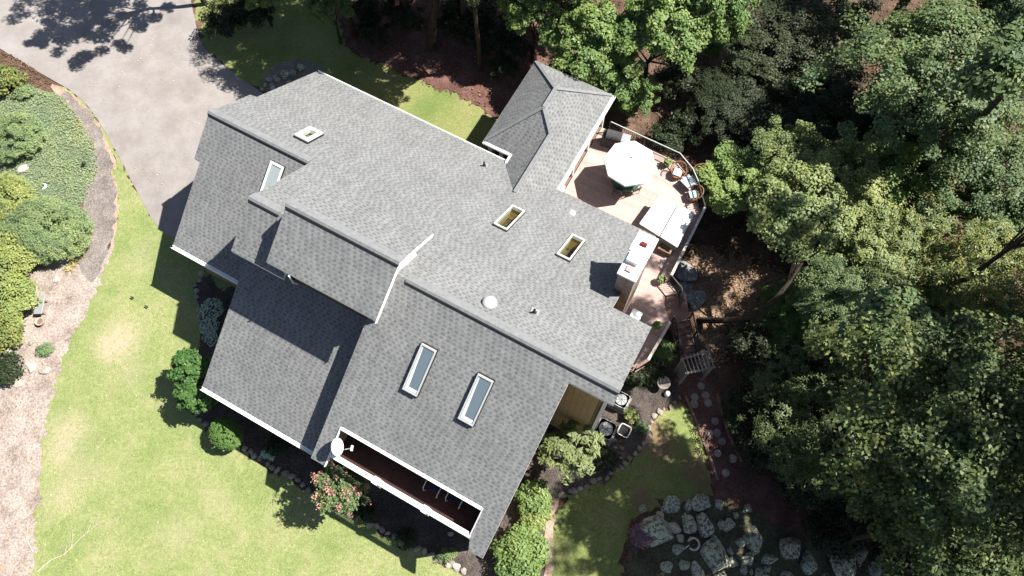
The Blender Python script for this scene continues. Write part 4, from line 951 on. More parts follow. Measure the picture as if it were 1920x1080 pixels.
def along(pts, step):
    out = []; acc = 0
    for a, b in zip(pts, pts[1:]):
        L = math.dist(a, b); t = acc
        while t < L: out.append((a[0] + (b[0] - a[0]) * t / L, a[1] + (b[1] - a[1]) * t / L)); t += step * rnd.uniform(.8, 1.25)
        acc = t - L
    return out
for x, y in along(FRONT[5:17], 12.5):
    rock('edging_stone', 'stone', x + 3 + rnd.uniform(-3, 3), y - 3 + rnd.uniform(-2, 2), rnd.uniform(.14, .24), 'rough stone in the row edging the front bed against the lawn', 'edging stone', 'edging stones of the front bed')
for x, y in along(FRONT[:4], 11):
    rock('edging_stone', 'stone', x + rnd.uniform(-2, 2), y, rnd.uniform(.13, .2), 'stone in the shaded row curving out from the garage wall', 'edging stone', 'edging stones by the garage')
for x, y in along([(1047, 930), (1100, 912), (1150, 888), (1190, 853), (1213, 826), (1224, 782), (1250, 766), (1284, 742)], 11.5):
    rock('edging_stone', 'stone', x + rnd.uniform(-3, 3), y + rnd.uniform(-3, 3), rnd.uniform(.12, .22), 'rough stone in the row between the side lawn and the planting bed', 'edging stone', 'edging stones of the side bed')
for x, y in ((818, 1048), (828, 1052), (842, 1058), (856, 1062), (868, 1070)):
    rock('edging_stone', 'palestone', x, y, .2, 'pale sunlit stone edging the bed below the porch corner', 'edging stone', 'pale edging stones at the porch corner')
rock('rock', 'palestone', 845, 990 + 10, .18, 'grey upright stone in the front bed row below the balcony', 'rock')
BL = [(1255, 945, 22), (1290, 950, 13), (1313, 942, 23), (1347, 948, 14), (1402, 955, 11), (1290, 982, 20), (1320, 985, 26), (1364, 985, 16), (1386, 1016, 11), (1414, 1010, 27), (1337, 1010, 9), (1340, 1048, 36), (1372, 1056, 14), (1402, 1048, 16), (1440, 1050, 17), (1482, 1028, 31), (1514, 1054, 27), (1541, 1016, 12), (1574, 1054, 36), (1607, 1040, 22), (1642, 1066, 22), (1285, 1060, 15), (1250, 1062, 13), (1306, 1072, 18), (1425, 1082, 20), (1470, 1085, 18), (1545, 1090, 20), (1350, 985, 12), (1378, 965, 9), (1270, 1030, 14)]
for x, y, r in BL: rock('boulder', 'boulder', x, y, r / 41, 'grey boulder spotted with pale lichen in the rock garden', 'boulder', 'boulders of the rock garden')
for k in range(46):
    x = rnd.uniform(1200, 1660); y = max(950, 935 + (x - 1200) * .19) + rnd.uniform(0, 1) ** .8 * 120
    if all(math.hypot(x - a, y - b) > c * .8 for a, b, c in BL) and math.hypot(x - 1228, y - 1002) > 52: rock('boulder', 'boulder', x, y, rnd.uniform(.12, .3), 'small grey stone lying between the larger lichen boulders of the rock garden', 'boulder', 'small stones of the rock garden')
rock('boulder', 'boulder', 1228, 1002, 1.0, 'broad low boulder with purple flowers growing on its left side', 'boulder', None, (1.1, .85, .3))
for x, y, r in ((1238, 966, .24), (1222, 978, .28), (1242, 984, .34), (1262, 990, .36), (1275, 1008, .3), (1210, 985, .22)): rock('rock', 'palestone', x, y, r, 'pale sunlit rock piled against the broad flowering boulder', 'rock', 'pale rocks by the flowering boulder')
p = G(1203, 1004, .45); rosette('flowers', p, .62, 900, 'purple', None, .5, .07, .06, tuple(p))
tag(bpy.data.objects['flowers'], 'patch of purple flowers on the broad boulder in the rock garden', 'flowers')
p = G(1300, 1020, .2); mb = MB().tube([(p[0] + .26 * math.cos(t), p[1] + .26 * math.sin(t), p[2] + .05) for t in np.linspace(-2.4, 2.7, 22)], .045, 8); mb.tube([(p[0] - .2, p[1] - .05, p[2] + .05), (p[0] - .5, p[1] - .25, p[2] - .03)], .03, 6)
tag(mb.build('hose_ring', 'palestone', None, tuple(p)), 'pale ring shaped ornament among the boulders', 'ornament')
for px, py, r, st, lb in ((1284, 512, .85, (.75, 1.1, .1), 'pale sunlit rock slab beside the deck above the stairs'), (1276, 545, .7, (1.1, .7, .3), 'dark shaded rock slab between the deck corner and the stairs'), (1304, 560, .8, (.85, 1.1, .4), 'grey rock slab right of the stairs')):
    rock('rock_ledge', 'slate', px, py, r, lb, 'rock', None, st)
for x, y, r, lb in ((46, 318, .42, 'large pale rock under the round juniper at the left'), (105, 524, .28, 'pink pale rock at the foot of the spreading juniper'), (62, 690, .33, 'flat pale rock in the left bank'), (85, 694, .36, 'square pale rock in the left bank nearest the lawn'), (53, 683, .2, 'small pale rock left of the square pale rock'), (100, 655, .12, 'tiny pale rock beside the juniper sprig'), (35, 720, .3, 'half buried pale rock low on the left bank')):
    rock('rock', 'palestone', x, y, r, lb, 'rock')
for x, y, r in ((12, 640, .45), (22, 668, .5), (5, 690, .45), (30, 640, .25), (60, 643, .2)): rock('boulder', 'boulder', x, y, r, 'dark boulder in shade at the left edge below the yellow shrubs', 'boulder', 'dark boulders of the left bank')
for x, y, r in ((520, 150, .3), (535, 142, .38), (552, 138, .3), (565, 128, .32), (510, 160, .24), (545, 158, .26)): rock('boulder', 'boulder', x, y, r, 'grey rock heaped in the gravel bed by the garage corner', 'rock', 'rocks in the gravel bed')
for x, y, r in ((498, 160, .2), (505, 150, .24), (491, 168, .16), (512, 166, .2)): rock('rock', 'palestone', x, y, r, 'pale sunlit rock at the driveway end of the gravel bed', 'rock', 'pale rocks at the gravel bed end')
# stone bench and pot on the left bank
a, b = G(86, 562), G(80, 592); d = (b - a) / np.linalg.norm(b - a); s = np.array([-d[1], d[0], 0]); ctr = (a + b) / 2
o = empty('garden_bench', ctr, 'grey slab bench on the bare bank below the junipers', 'bench')
MB().box(ctr + [0, 0, .42], (1.0, .42, .07), d * [1, 1, 0], s).build('bench_seat', 'steel', o, bevel=.02)
for k in (-.33, .33): MB().box(ctr + d * k + [0, 0, .19], (.12, .32, .40), d * [1, 1, 0], s).build('bench_leg', 'stone', o, bevel=.02)
p = G(80, 606); o = empty('plant_pot', p, 'round tan pot filled with soil beside the grey slab bench', 'pot')
MB().lathe([(.13, 0), (.2, .26), (.22, .26), (.22, .30), (.17, .29), (.16, .22)], p, 18).build('pot', 'palestone', o); MB().lathe([(.165, .23), (.01, .25)], p, 16).build('soil', 'brownwood', o)
p = G(163, 312); o = empty('garden_light', p, 'small black path light in the blue green ground cover', 'lamp')
MB().tube([p, p + [0, 0, .35]], .02, 6).build('stake', 'black', o); MB().lathe([(.11, .33), (.12, .36), (.08, .42), (.02, .46)], p, 14).build('lamp_hood', 'black', o, smooth=True)
p = G(82, 352); mb = MB().tube([(p[0] + .18 * math.cos(t), p[1] + .18 * math.sin(t), p[2] + .15) for t in np.linspace(-1.5, 1.5, 12)], [.01, .03, .045, .055, .06, .065, .065, .06, .055, .045, .03, .01], 8)
tag(mb.build('crescent_ornament', 'bluewht', None, tuple(p)), 'white crescent shaped ornament above the spreading juniper', 'ornament')
for px, py, lb in ((251, 560, 'small dark sprinkler head standing on the front lawn, nearer the driveway'), (278, 577, 'small dark sprinkler head on the front lawn, nearer the house')):
    p = G(px, py); o = empty('lawn_sprinkler', p, lb, 'sprinkler'); MB().tube([p, p + [0, 0, .2]], .022, 8).build('riser', 'black', o); MB().box(p + [0, 0, .22], (.16, .06, .05), EA).build('sprinkler_head', 'black', o)

# ------------------------------------------------------------------ plants
def crown(R, hc, K, M, cr, seed, L, W, upw=1., flat=.55, shell=.5, star=0, lobes=5, droop=0.):
    """leaf positions and normals: K clumps spread through an uneven ellipsoid, M leaves in each"""
    rs = np.random.RandomState(seed)
    d = unit(K, rs); d[:, 2] = np.where(d[:, 2] < -.35, -d[:, 2] * .5, d[:, 2])
    ld = unit(lobes, rs); lw = rs.uniform(-.32, .28, lobes)
    k = 1 + (np.maximum(0, d @ ld.T) ** 3 * lw).sum(1)
    rad = shell + (1 - shell) * rs.uniform(0, 1, K) ** .6
    cc = d * rad[:, None] * k[:, None] * np.array(R)
    sub = unit(K * M, rs) * (rs.uniform(0, 1, (K * M, 1)) ** .45) * cr * np.array([1, 1, flat]) * np.repeat(rs.uniform(.6, 1.25, K), M)[:, None]
    C = np.repeat(cc, M, 0) + sub; C[:, 2] -= droop * (sub[:, 0] ** 2 + sub[:, 1] ** 2) / max(cr, .01)
    Nn = np.array([0, 0, 1.]) * upw + np.repeat(d, M, 0) * .45 + sub / cr * .35 + rs.normal(size=(K * M, 3)) * .45
    if star:
        n = len(C); a = rs.uniform(0, 6.283, (n, 1)) + np.arange(star)[None, :] * 6.283 / star
        tilt = rs.uniform(-.5, .15, (n, star))
        Nn = Nn / np.linalg.norm(Nn, axis=1)[:, None]
        r = np.cross(Nn, [0.3, .9, .1]); r /= np.linalg.norm(r, axis=1)[:, None]; b = np.cross(Nn, r)
        T = r[:, None, :] * np.cos(a)[..., None] + b[:, None, :] * np.sin(a)[..., None] + Nn[:, None, :] * tilt[..., None]
        T /= np.linalg.norm(T, axis=2)[..., None]
        LL = L * rs.uniform(.75, 1.2, (n, star)); CC = C[:, None, :] + T * LL[..., None] * .55
        NN = Nn[:, None, :] - (T * (Nn[:, None, :] * T).sum(2)[..., None]); NN /= np.linalg.norm(NN, axis=2)[..., None]
        return CC.reshape(-1, 3) + [0, 0, hc], NN.reshape(-1, 3), T.reshape(-1, 3), LL.reshape(-1), W * LL.reshape(-1) / L, cc + [0, 0, hc]
    n = len(C); Nn /= np.linalg.norm(Nn, axis=1)[:, None]
    r = rs.normal(size=(n, 3)); T = r - (r * Nn).sum(1)[:, None] * Nn; T /= np.linalg.norm(T, axis=1)[:, None]
    s = rs.uniform(.65, 1.25, n)
    return C + [0, 0, hc], Nn, T, L * s, W * s, cc + [0, 0, hc]
def make_tree(name, cat, hc, R, K, M, cr, seed, L, W, m, tr=.22, limbs=14, star=0, **kw):
    o = empty(name, (0, 0, 0), 'tree', cat)
    C, Nn, T, LL, WW, cc = crown(R, hc, K, M, cr, seed, L, W, star=star, **kw)
    leaf_quads('crown', C, Nn, T, LL, WW, m, o)
    r = random.Random(seed); mb = MB(); h0 = hc - R[2] * .75
    lean = [np.array([r.uniform(-.3, .3) * t, r.uniform(-.3, .3) * t, hc * .95 * t]) for t in (0, .25, .5, .75, 1)]
    lean[0] *= 0; mb.tube([lean[0] - [0, 0, 1.0]] + lean, [tr * 1.6, tr * 1.3, tr, tr * .85, tr * .6, tr * .3], 8)
    for k in range(limbs):
        e = cc[r.randrange(len(cc))]; t = r.uniform(.45, .85); j = min(3, int(t * 4)); s = lean[j] + (lean[j + 1] - lean[j]) * (t * 4 - j)
        midp = s + (e - s) * .5 + np.array([r.uniform(-.3, .3), r.uniform(-.3, .3), -.05 * np.linalg.norm(e - s)])
        mb.tube([s, midp, e], [tr * .42, tr * .25, tr * .06], 5)
    mb.build('trunk', 'bark', o)
    o['hc'] = hc
    return o
PROTO = {}; USED = {}
def proto(key, *a, **k): PROTO[key] = (a, k)
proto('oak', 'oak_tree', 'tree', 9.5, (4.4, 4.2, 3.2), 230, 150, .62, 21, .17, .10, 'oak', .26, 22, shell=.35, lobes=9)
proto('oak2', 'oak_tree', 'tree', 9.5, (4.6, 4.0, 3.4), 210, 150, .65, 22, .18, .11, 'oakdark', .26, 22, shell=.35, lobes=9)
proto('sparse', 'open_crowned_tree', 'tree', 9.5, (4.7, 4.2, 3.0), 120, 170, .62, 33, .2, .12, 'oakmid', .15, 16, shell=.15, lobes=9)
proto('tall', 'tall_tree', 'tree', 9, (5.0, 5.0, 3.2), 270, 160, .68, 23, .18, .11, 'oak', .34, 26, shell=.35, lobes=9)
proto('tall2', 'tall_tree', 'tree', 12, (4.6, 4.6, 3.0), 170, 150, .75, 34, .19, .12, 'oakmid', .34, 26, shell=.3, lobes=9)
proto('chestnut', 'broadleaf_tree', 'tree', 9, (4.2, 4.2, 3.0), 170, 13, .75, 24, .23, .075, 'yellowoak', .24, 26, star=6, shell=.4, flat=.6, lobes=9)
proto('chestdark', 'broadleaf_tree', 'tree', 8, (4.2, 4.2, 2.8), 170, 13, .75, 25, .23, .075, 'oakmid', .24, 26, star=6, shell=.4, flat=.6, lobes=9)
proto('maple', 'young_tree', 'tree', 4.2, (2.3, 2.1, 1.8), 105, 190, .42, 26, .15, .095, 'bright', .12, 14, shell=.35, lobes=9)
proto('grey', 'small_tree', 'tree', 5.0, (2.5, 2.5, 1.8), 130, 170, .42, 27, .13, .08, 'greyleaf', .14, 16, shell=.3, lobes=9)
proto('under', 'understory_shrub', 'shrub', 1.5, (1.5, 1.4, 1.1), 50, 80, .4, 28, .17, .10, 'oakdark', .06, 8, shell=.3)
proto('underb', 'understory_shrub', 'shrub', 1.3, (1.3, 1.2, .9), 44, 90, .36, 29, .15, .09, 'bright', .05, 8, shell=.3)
def plant(key, px, py, sc=1., label='', group=None, zc=None, ground=False):
    """one tree or shrub; (px, py) is where its crown (or, with ground, its foot) is seen; zc = height of the crown's middle"""
    a, k = PROTO[key]; hc = a[2]; z = 0
    if ground: p = G(px, py); z = terr(p[0], p[1])
    else:
        for _ in range(5): p = P(px, py, zc if zc is not None else z + hc * sc); z = terr(p[0], p[1])
    loc = (p[0], p[1], z); rz = rnd.uniform(0, 6.283); s3 = (sc, sc, (zc - z) / hc if zc is not None else sc)
    if key not in USED:
        o = USED[key] = make_tree(*a, **k); o.location = loc; o.rotation_euler = (0, 0, rz); o.scale = s3; o['label'] = label
    else:
        o = copy_tree(USED[key], loc, rz, s3, label)
        if 'group' in o: del o['group']
    if group: o['group'] = group
    return o
# the wood right of the house: each crown at the place it takes in the picture
TREES = [
 ('tall', 1765, 140, 1.0, 6.3, 'tall grey green oak, the broadest sunlit crown at the top right'),
 ('tall', 1960, 60, .9, 7.0, 'tall oak at the top right edge beyond the broadest sunlit crown'),
 ('oak', 1860, 330, .8, 4.5, 'oak with a rounded sunlit crown at the right edge below the broadest one'),
 ('chestnut', 1740, 430, 1.0, 3.2, 'sparse yellowing broadleaf tree at the right of the wood above the dark crowns'),
 ('chestnut', 1880, 500, .9, 3.6, 'yellowing broadleaf tree at the right edge beside the other sparse one'),
 ('chestdark', 1690, 630, 1.0, 2.6, 'dark broadleaf tree in the middle of the shaded wood at the right'),
 ('chestdark', 1860, 680, 1.0, 3.0, 'dark broadleaf tree at the right edge of the shaded wood'),
 ('tall2', 1792, 788, .9, 12., 'tall broad tree in the lower right of the wood beside the side lawn'),
 ('chestdark', 1560, 800, .9, 2.6, 'dark broadleaf tree beyond the red mulch path'),
 ('chestnut', 1840, 880, .9, 4.5, 'broadleaf tree with scattered sunlit leaves in the lower right of the wood'),
 ('sparse', 1775, 985, .8, 8., 'dark tree at the lower right whose shade falls on the boulders'),
 ('chestnut', 1920, 1010, .9, 4.6, 'broadleaf tree in the bottom right corner with a few bright leaves'),
 ('maple', 1395, 350, 1.15, 1.5, 'bushy green young tree just outside the deck corner by the hot tub'),
 ('grey', 1590, 345, 1.05, 3.4, 'grey green small tree on the far side of the leaning tree'),
 ('grey', 1640, 470, 1.0, 3.0, 'grey green small tree right of the leaning tree crown'),
 ('maple', 1540, 585, .75, .6, 'bright green young tree low beside the sunny patch of leaf litter'),
 ('maple', 1100, 70, 1.1, 3.6, 'bright green young tree at the top behind the porch roof'),
 ('maple', 1235, 55, 1.2, 4.2, 'bright green young tree at the top, right of the bare twigs'),
 ('maple', 1325, 10, 1.0, 4.4, 'bright green young tree at the top edge, rightmost of the bright ones'),
 ('maple', 1000, 20, .9, 3.4, 'bright green young tree at the top edge above the porch roof peak'),
 ('maple', 1190, 178, .6, 1.2, 'low leafy young tree just above the grill corner of the deck'),
 ('oak2', 1470, 60, .85, 2.0, 'dark oak standing in shade at the top, left of the broadest crown'),
 ('oak2', 1490, 200, .75, 0.8, 'dark oak in shade behind the bushy tree at the deck corner'),
 ('oak2', 1370, 190, .5, 1.4, 'small dark oak in the shade above the deck rail'),
 ('oak2', 1630, 230, .8, 1.4, 'dark oak between the broadest crown and the small grey green trees'),
 ('grey', 1500, 300, .8, 3.0, 'grey green small tree just above the leaning tree crown'),
 ('maple', 1680, 330, 1.2, 3.0, 'green young tree in the gap under the broadest crown'),
 ('oak', 1600, 560, .6, 3.0, 'small oak between the yellowing broadleaf tree and the bright young tree'),
 ('maple', 1140, 135, .8, 2.2, 'green young tree in the gap above the porch roof corner'),
 ('maple', 615, 5, .7, 2.6, 'young tree with sunlit leaves at the top edge above the garage lawn'),
 ('maple', 480, -20, .6, 2.2, 'young tree at the top edge beside the driveway'),
]
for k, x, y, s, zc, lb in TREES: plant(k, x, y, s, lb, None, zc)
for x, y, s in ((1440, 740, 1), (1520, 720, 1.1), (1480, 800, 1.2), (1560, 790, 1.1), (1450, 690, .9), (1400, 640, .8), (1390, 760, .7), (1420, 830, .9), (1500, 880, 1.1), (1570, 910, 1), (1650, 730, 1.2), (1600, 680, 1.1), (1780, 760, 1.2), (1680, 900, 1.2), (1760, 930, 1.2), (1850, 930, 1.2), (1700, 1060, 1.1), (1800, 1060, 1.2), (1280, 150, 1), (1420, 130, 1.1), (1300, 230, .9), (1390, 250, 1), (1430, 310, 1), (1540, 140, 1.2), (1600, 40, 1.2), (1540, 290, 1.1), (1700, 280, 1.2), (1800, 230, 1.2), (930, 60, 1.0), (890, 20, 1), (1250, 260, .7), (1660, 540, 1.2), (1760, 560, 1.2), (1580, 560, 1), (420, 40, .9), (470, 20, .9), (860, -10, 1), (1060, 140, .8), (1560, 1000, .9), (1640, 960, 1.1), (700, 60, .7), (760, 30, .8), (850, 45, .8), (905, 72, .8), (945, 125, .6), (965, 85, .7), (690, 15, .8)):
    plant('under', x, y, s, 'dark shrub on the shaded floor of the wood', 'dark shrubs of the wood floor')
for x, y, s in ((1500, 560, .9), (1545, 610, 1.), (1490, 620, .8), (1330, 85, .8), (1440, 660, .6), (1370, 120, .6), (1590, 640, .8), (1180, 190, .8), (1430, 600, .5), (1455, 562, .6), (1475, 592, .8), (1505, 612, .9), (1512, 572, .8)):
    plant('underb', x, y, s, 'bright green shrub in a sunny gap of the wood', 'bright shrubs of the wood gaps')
# trees just out of the picture that shade the lawn, the drive and the wood (placed by their feet)
for k, x, y, s, zc, lb in (('sparse', 385, 8, .95, 9.5, 'open crowned oak beyond the top edge whose shade falls on the driveway'), ('oak2', 1078, 82, .58, 7.5, 'tall oak beyond the top edge behind the porch'), ('tall', 640, -150, 1., 8.5, 'tall oak far beyond the top edge above the garage lawn'),
   ('oak2', 875, 62, .78, 7.5, 'dark oak beyond the top edge between the grey trunk and the porch'), ('oak2', 770, 45, .8, 7.5, 'dark oak beyond the top edge above the two grey trunks'), ('oak2', 664, 66, .75, 8., 'dark oak above the garage lawn left of the two grey trunks'), ('oak2', 690, -30, .8, 7.5, 'dark oak beyond the top edge left of the two grey trunks'),
    ('oak2', 900, 132, .52, 8.0, 'slender dark oak in the litter between the grey trunk and the porch'), ('oak2', 1020, 20, .8, 8., 'dark oak far beyond the top edge above the porch'), ('oak2', 1130, 50, .7, 8., 'dark oak beyond the top edge right of the porch'),
   ('tall2', 1860, 740, 1.0, 12., 'tall tree beyond the right edge in the middle'), ('tall2', 1810, 830, 1.05, 12., 'tall tree beyond the right edge low down'), ('tall2', 1850, 990, 1.05, 12., 'tall tree beyond the bottom right corner'), ('sparse', 1712, 905, .9, 18., 'very tall tree beyond the right edge, its crown level with the boulders'), ('sparse', 1685, 612, .8, 18., 'very tall open crowned tree beyond the right edge whose shade dapples the stairs'), ('tall2', 1700, 1190, .9, 8., 'tall tree beyond the bottom edge below the boulders'), ('tall', 1640, 90, .9, 8., 'tall oak in the shaded wood behind the broadest crown')):
    plant(k, x, y, s, lb, None, zc, True)
# two bare lower trunks whose crowns are above the picture
for (bx, by), (tx, ty), lb in (((808, 92), (822, -60), 'grey tree trunk rising from the red leaf litter behind the house'), ((733, 12), (736, -60), 'grey tree trunk at the top edge left of the taller trunk')):
    b = G(bx, by); t = P(tx, ty, b[2] + 5.5); o = empty('tree_trunk', b, lb, 'tree')
    d = t - b; top = b + d * 2.2
    MB().tube([b - [0, 0, .4], b + d * .05, b + d * .5, t, top], [.38, .27, .22, .19, .12], 10).build('trunk', 'bark', o)
    C, Nn, T, LL, WW, cc = crown((2.6, 2.6, 2.2), 0, 60, 120, .8, 55, .3, .17); leaf_quads('crown', C + top, Nn, T, LL, WW, 'oakdark', o, o.location)
# the leaning tree by the stairs
b = G(1312, 601); pth = [b - [0, 0, .3], b + [0, 0, .05], P(1360, 601, .6), P(1410, 594, 1.5), P(1445, 570, 2.4), P(1478, 530, 3.2), P(1503, 492, 3.9), P(1512, 455, 4.6)]
lt = empty('leaning_tree', b, 'leaning tree with a bare curved trunk rising from beside the deck stairs', 'tree')
mb = MB().tube(pth, [.22, .17, .15, .14, .13, .12, .10, .06], 9); cN = P(1500, 395, 5.3)
C, Nn, T, LL, WW, cc = crown((2.6, 2.6, 1.5), 0, 120, 140, .5, 31, .16, .10, shell=.35)
for k in range(26): e = cc[rnd.randrange(len(cc))] + cN; s = pth[rnd.choice((5, 6, 6, 7))]; mb.tube([s, (s + e) / 2 + np.array([rnd.uniform(-.2, .2), rnd.uniform(-.2, .2), .1]), e], [.06, .04, .012], 5)
mb.build('trunk', 'bark', lt); leaf_quads('crown', C + cN, Nn, T, LL, WW, 'greyleaf', lt, lt.location)
for (bx, by), (tx, ty), z, lb in (((1698, 368), (1835, 225), 7.5, 'dark tree trunk leaning out under the broadest crown at the top right'), ((1570, 714), (1640, 662), 4.5, 'dark tree trunk in the shaded wood beyond the sunny gap')):
    b = G(bx, by); t = P(tx, ty, z); o = empty('tree_trunk', b, lb, 'tree'); MB().tube([b - [0, 0, .3], b, (b + t) / 2, t, t + (t - b) * .4], [.35, .28, .22, .17, .08], 9).build('trunk', 'bark', o)
    C, Nn, T, LL, WW, cc = crown((2., 2., 1.5), 0, 40, 120, .7, 56, .28, .16); leaf_quads('crown', C + t + (t - b) * .4, Nn, T, LL, WW, 'oak', o, o.location)

# shrubs and flowers round the house
def shrub(name, px, py, R, hc, K, M, cr, L, W, m, label, cat='shrub', stems=6, group=None, rz=0, **kw):
    z = 0
    for _ in range(4): p = P(px, py, z + hc); z = terr(p[0], p[1])
    o = empty(name, (p[0], p[1], z), label, cat, group); o.rotation_euler = (0, 0, rz)
    C, Nn, T, LL, WW, cc = crown(R, hc, K, M, cr, rnd.randrange(9999), L, W, **kw)
    leaf_quads('foliage', C, Nn, T, LL, WW, m, o)
    mb = MB()
    for k in range(stems): e = cc[rnd.randrange(len(cc))]; mb.tube([(0, 0, -.1), e * [.4, .4, .55], e], [.035, .025, .01], 5)
    if stems: mb.build('stems', 'bark', o, (0, 0, 0))
    return o, cc
shrub('tall_shrub', 355, 692, (.92, .82, 1.0), 2.3, 70, 70, .28, .15, .10, 'box', 'glossy green shrub at the corner of the lower roof, upper of two grown together')
shrub('tall_shrub', 370, 740, (.88, .80, .95), 2.0, 70, 70, .28, .15, .10, 'box', 'glossy green shrub at the corner of the lower roof, lower of two grown together')
shrub('boxwood', 422, 813, (.86, .66, .62), 1.05, 1000, 14, .07, .06, .045, 'box', 'clipped oval boxwood beside the stone edging of the front lawn', rz=math.radians(-35), shell=.97, lobes=1, flat=.9)
cm, cc = shrub('crape_myrtle', 640, 916, (1.2, 1.1, .95), 3.3, 70, 44, .3, .16, .09, 'oak', 'crape myrtle with pink blossom in front of the balcony', 'shrub', 16, shell=.5)
rs = np.random.RandomState(5); tips = [c for c in cc if c[2] > 2.9]; C = []
for c in tips[:44]:
    d = c - np.array([0, 0, 2.0]); d /= np.linalg.norm(d); a = c + d * .34
    C.append(a + (rs.normal(size=(26, 3)) * .06) + d * rs.uniform(-.16, .16, (26, 1)))
C = np.concatenate(C); leaf_cloud('blossom', C, rs.normal(size=C.shape) + [0, 0, .8], .075, .06, 'pinkfl', cm)
for k, (x, y, r, n) in enumerate(((400, 583, .62, 420), (396, 615, .5, 340), (401, 640, .36, 200))):
    p = G(x, y); o = empty('hosta', p, ('white edged hosta in the shade of the house, uppermost of the three', 'white edged hosta in the shade of the house, middle of the three', 'white edged hosta in the shade of the house, lowest and smallest')[k], 'plant')
    a = RS.uniform(0, 6.28, n); q = r * RS.uniform(0, 1, n) ** .5; C = np.stack([p[0] + q * np.cos(a), p[1] + q * np.sin(a), p[2] + .35 - q * .25 + RS.uniform(0, .1, n)], 1)
    leaf_cloud('foliage', C, np.array([0, 0, 1.]) + RS.normal(size=(n, 3)) * .35, .10, .065, 'silver', o, o.location)
S2 = [('garden_shrub', 978, 1034, (1.2, 1.15, .8), .8, 110, 75, .35, .16, .09, 'bright', 'broad bright green shrub below the right porch corner'),
      ('garden_shrub', 1000, 935, (.85, .8, .6), .7, 70, 60, .28, .18, .08, 'bright', 'light green shrub between the roof edge and the broad bright shrub'),
      ('garden_shrub', 1005, 975, (.6, .7, .45), .6, 50, 60, .25, .18, .06, 'lime', 'yellow green shrub above the broad bright shrub'),
      ('small_tree', 1068, 840, (1.4, 1.35, .9), 3.2, 52, 44, .28, .28, .085, 'palegreen', 'small tree with light pointed leaves by the tan wall of the house'),
      ('garden_shrub', 1130, 860, (.75, .5, .35), .4, 40, 50, .2, .13, .08, 'oakdark', 'low dark shrub below the larger air conditioner'),
      ('garden_shrub', 1183, 779, (.33, .33, .28), .35, 26, 34, .12, .10, .06, 'lime', 'small lime green shrub above the square planter'),
      ('garden_shrub', 1242, 657, (.6, .6, .4), .6, 40, 28, .25, .26, .05, 'bright', 'bright fern below the pale deck rail beside the stairs'),
      ('garden_shrub', 840, 1041, (.38, .36, .3), .35, 30, 40, .14, .11, .04, 'greyleaf', 'small grey green shrub in the front bed at the porch corner'),
      ('garden_shrub', 506, 850, (.35, .3, .25), .3, 26, 24, .14, .08, .05, 'silver', 'small white flowered shrub in the front bed against the stone edging'),
      ('garden_shrub', 1225, 700, (.8, .6, .4), .45, 40, 40, .28, .18, .08, 'oakdark', 'dark leafy shrub in the bed below the deck rail end'),
      ('garden_shrub', 1185, 705, (.6, .5, .4), .45, 36, 40, .25, .17, .08, 'oakdark', 'dark leafy shrub tucked under the roof corner'),
      ('garden_shrub', 1200, 860 - 60, (.35, .3, .2), .2, 22, 24, .12, .10, .06, 'oak', 'little shrub between the planter and the side bed stones'),
      ('garden_shrub', 1150, 195, (.5, .5, .4), .5, 30, 40, .22, .16, .08, 'yellowoak', 'yellow green shrub at the porch corner behind the grill'),
      ('garden_shrub', 760, 1010, (.5, .4, .3), .35, 30, 34, .2, .15, .08, 'oakdark', 'low dark shrub in the shaded front bed below the balcony'),
      ('garden_shrub', 690, 965, (.5, .4, .3), .35, 30, 34, .2, .15, .08, 'oakdark', 'low dark shrub in the front bed right of the crape myrtle'),
      ('garden_shrub', 520, 835, (.6, .5, .35), .4, 34, 36, .2, .15, .08, 'oakdark', 'low dark shrub in the front bed below the lower roof'),
      ('round_juniper', 32, 255, (1.35, 1.35, .85), .75, 200, 90, .24, .12, .035, 'juniper', 'round juniper at the left edge in the blue green ground cover'),
      ('spreading_juniper', 88, 435, (2.15, 1.95, .95), .9, 420, 95, .28, .13, .035, 'juniper', 'broad spreading juniper, the largest shrub on the left bank'),
      ('spreading_juniper', 15, 365, (1.3, 1.2, .8), .7, 90, 70, .34, .15, .05, 'lime', 'olive shrub at the left edge above the broad juniper'),
      ('yellow_shrub', 22, 480, (1.5, 1.4, .85), .8, 130, 60, .36, .16, .08, 'lime', 'yellow green shrub at the left edge beside the broad juniper'),
      ('yellow_shrub', 14, 562, (1.35, 1.4, .85), .9, 125, 60, .36, .16, .08, 'lime', 'yellow green shrub at the left edge above the grey slab bench'),
      ('yellow_shrub', -5, 625, (1.0, .9, .7), .8, 70, 60, .34, .16, .08, 'yellowoak', 'olive shrub at the left edge level with the plant pot'),
      ('juniper_sprig', 86, 655, (.42, .28, .2), .22, 30, 40, .14, .12, .03, 'juniper', 'small juniper sprig on the bare bank beside the pale rocks'),
      ('garden_shrub', 8, 150, (.9, .9, .6), .6, 60, 50, .3, .16, .09, 'yellowoak', 'yellow green shrub in the top left bed beside the driveway'),
      ('garden_shrub', 45, 172, (.5, .4, .3), .3, 34, 44, .18, .12, .05, 'juniper', 'small dark shrub in the top left bed'),
      ('garden_shrub', 10, 690, (.7, .8, .5), .5, 44, 44, .28, .14, .08, 'oakdark', 'dark shrub at the left edge among the dark boulders')]
for nm, x, y, R, hc, K, M, cr, L, W, m, lb in S2: shrub(nm, x, y, R, hc, K, M, cr, L, W, m, lb, 'tree' if nm == 'small_tree' else 'shrub', 8, None, rnd.uniform(0, .4), **(dict(shell=.82, flat=.8, upw=1.3) if x < 110 else {}))
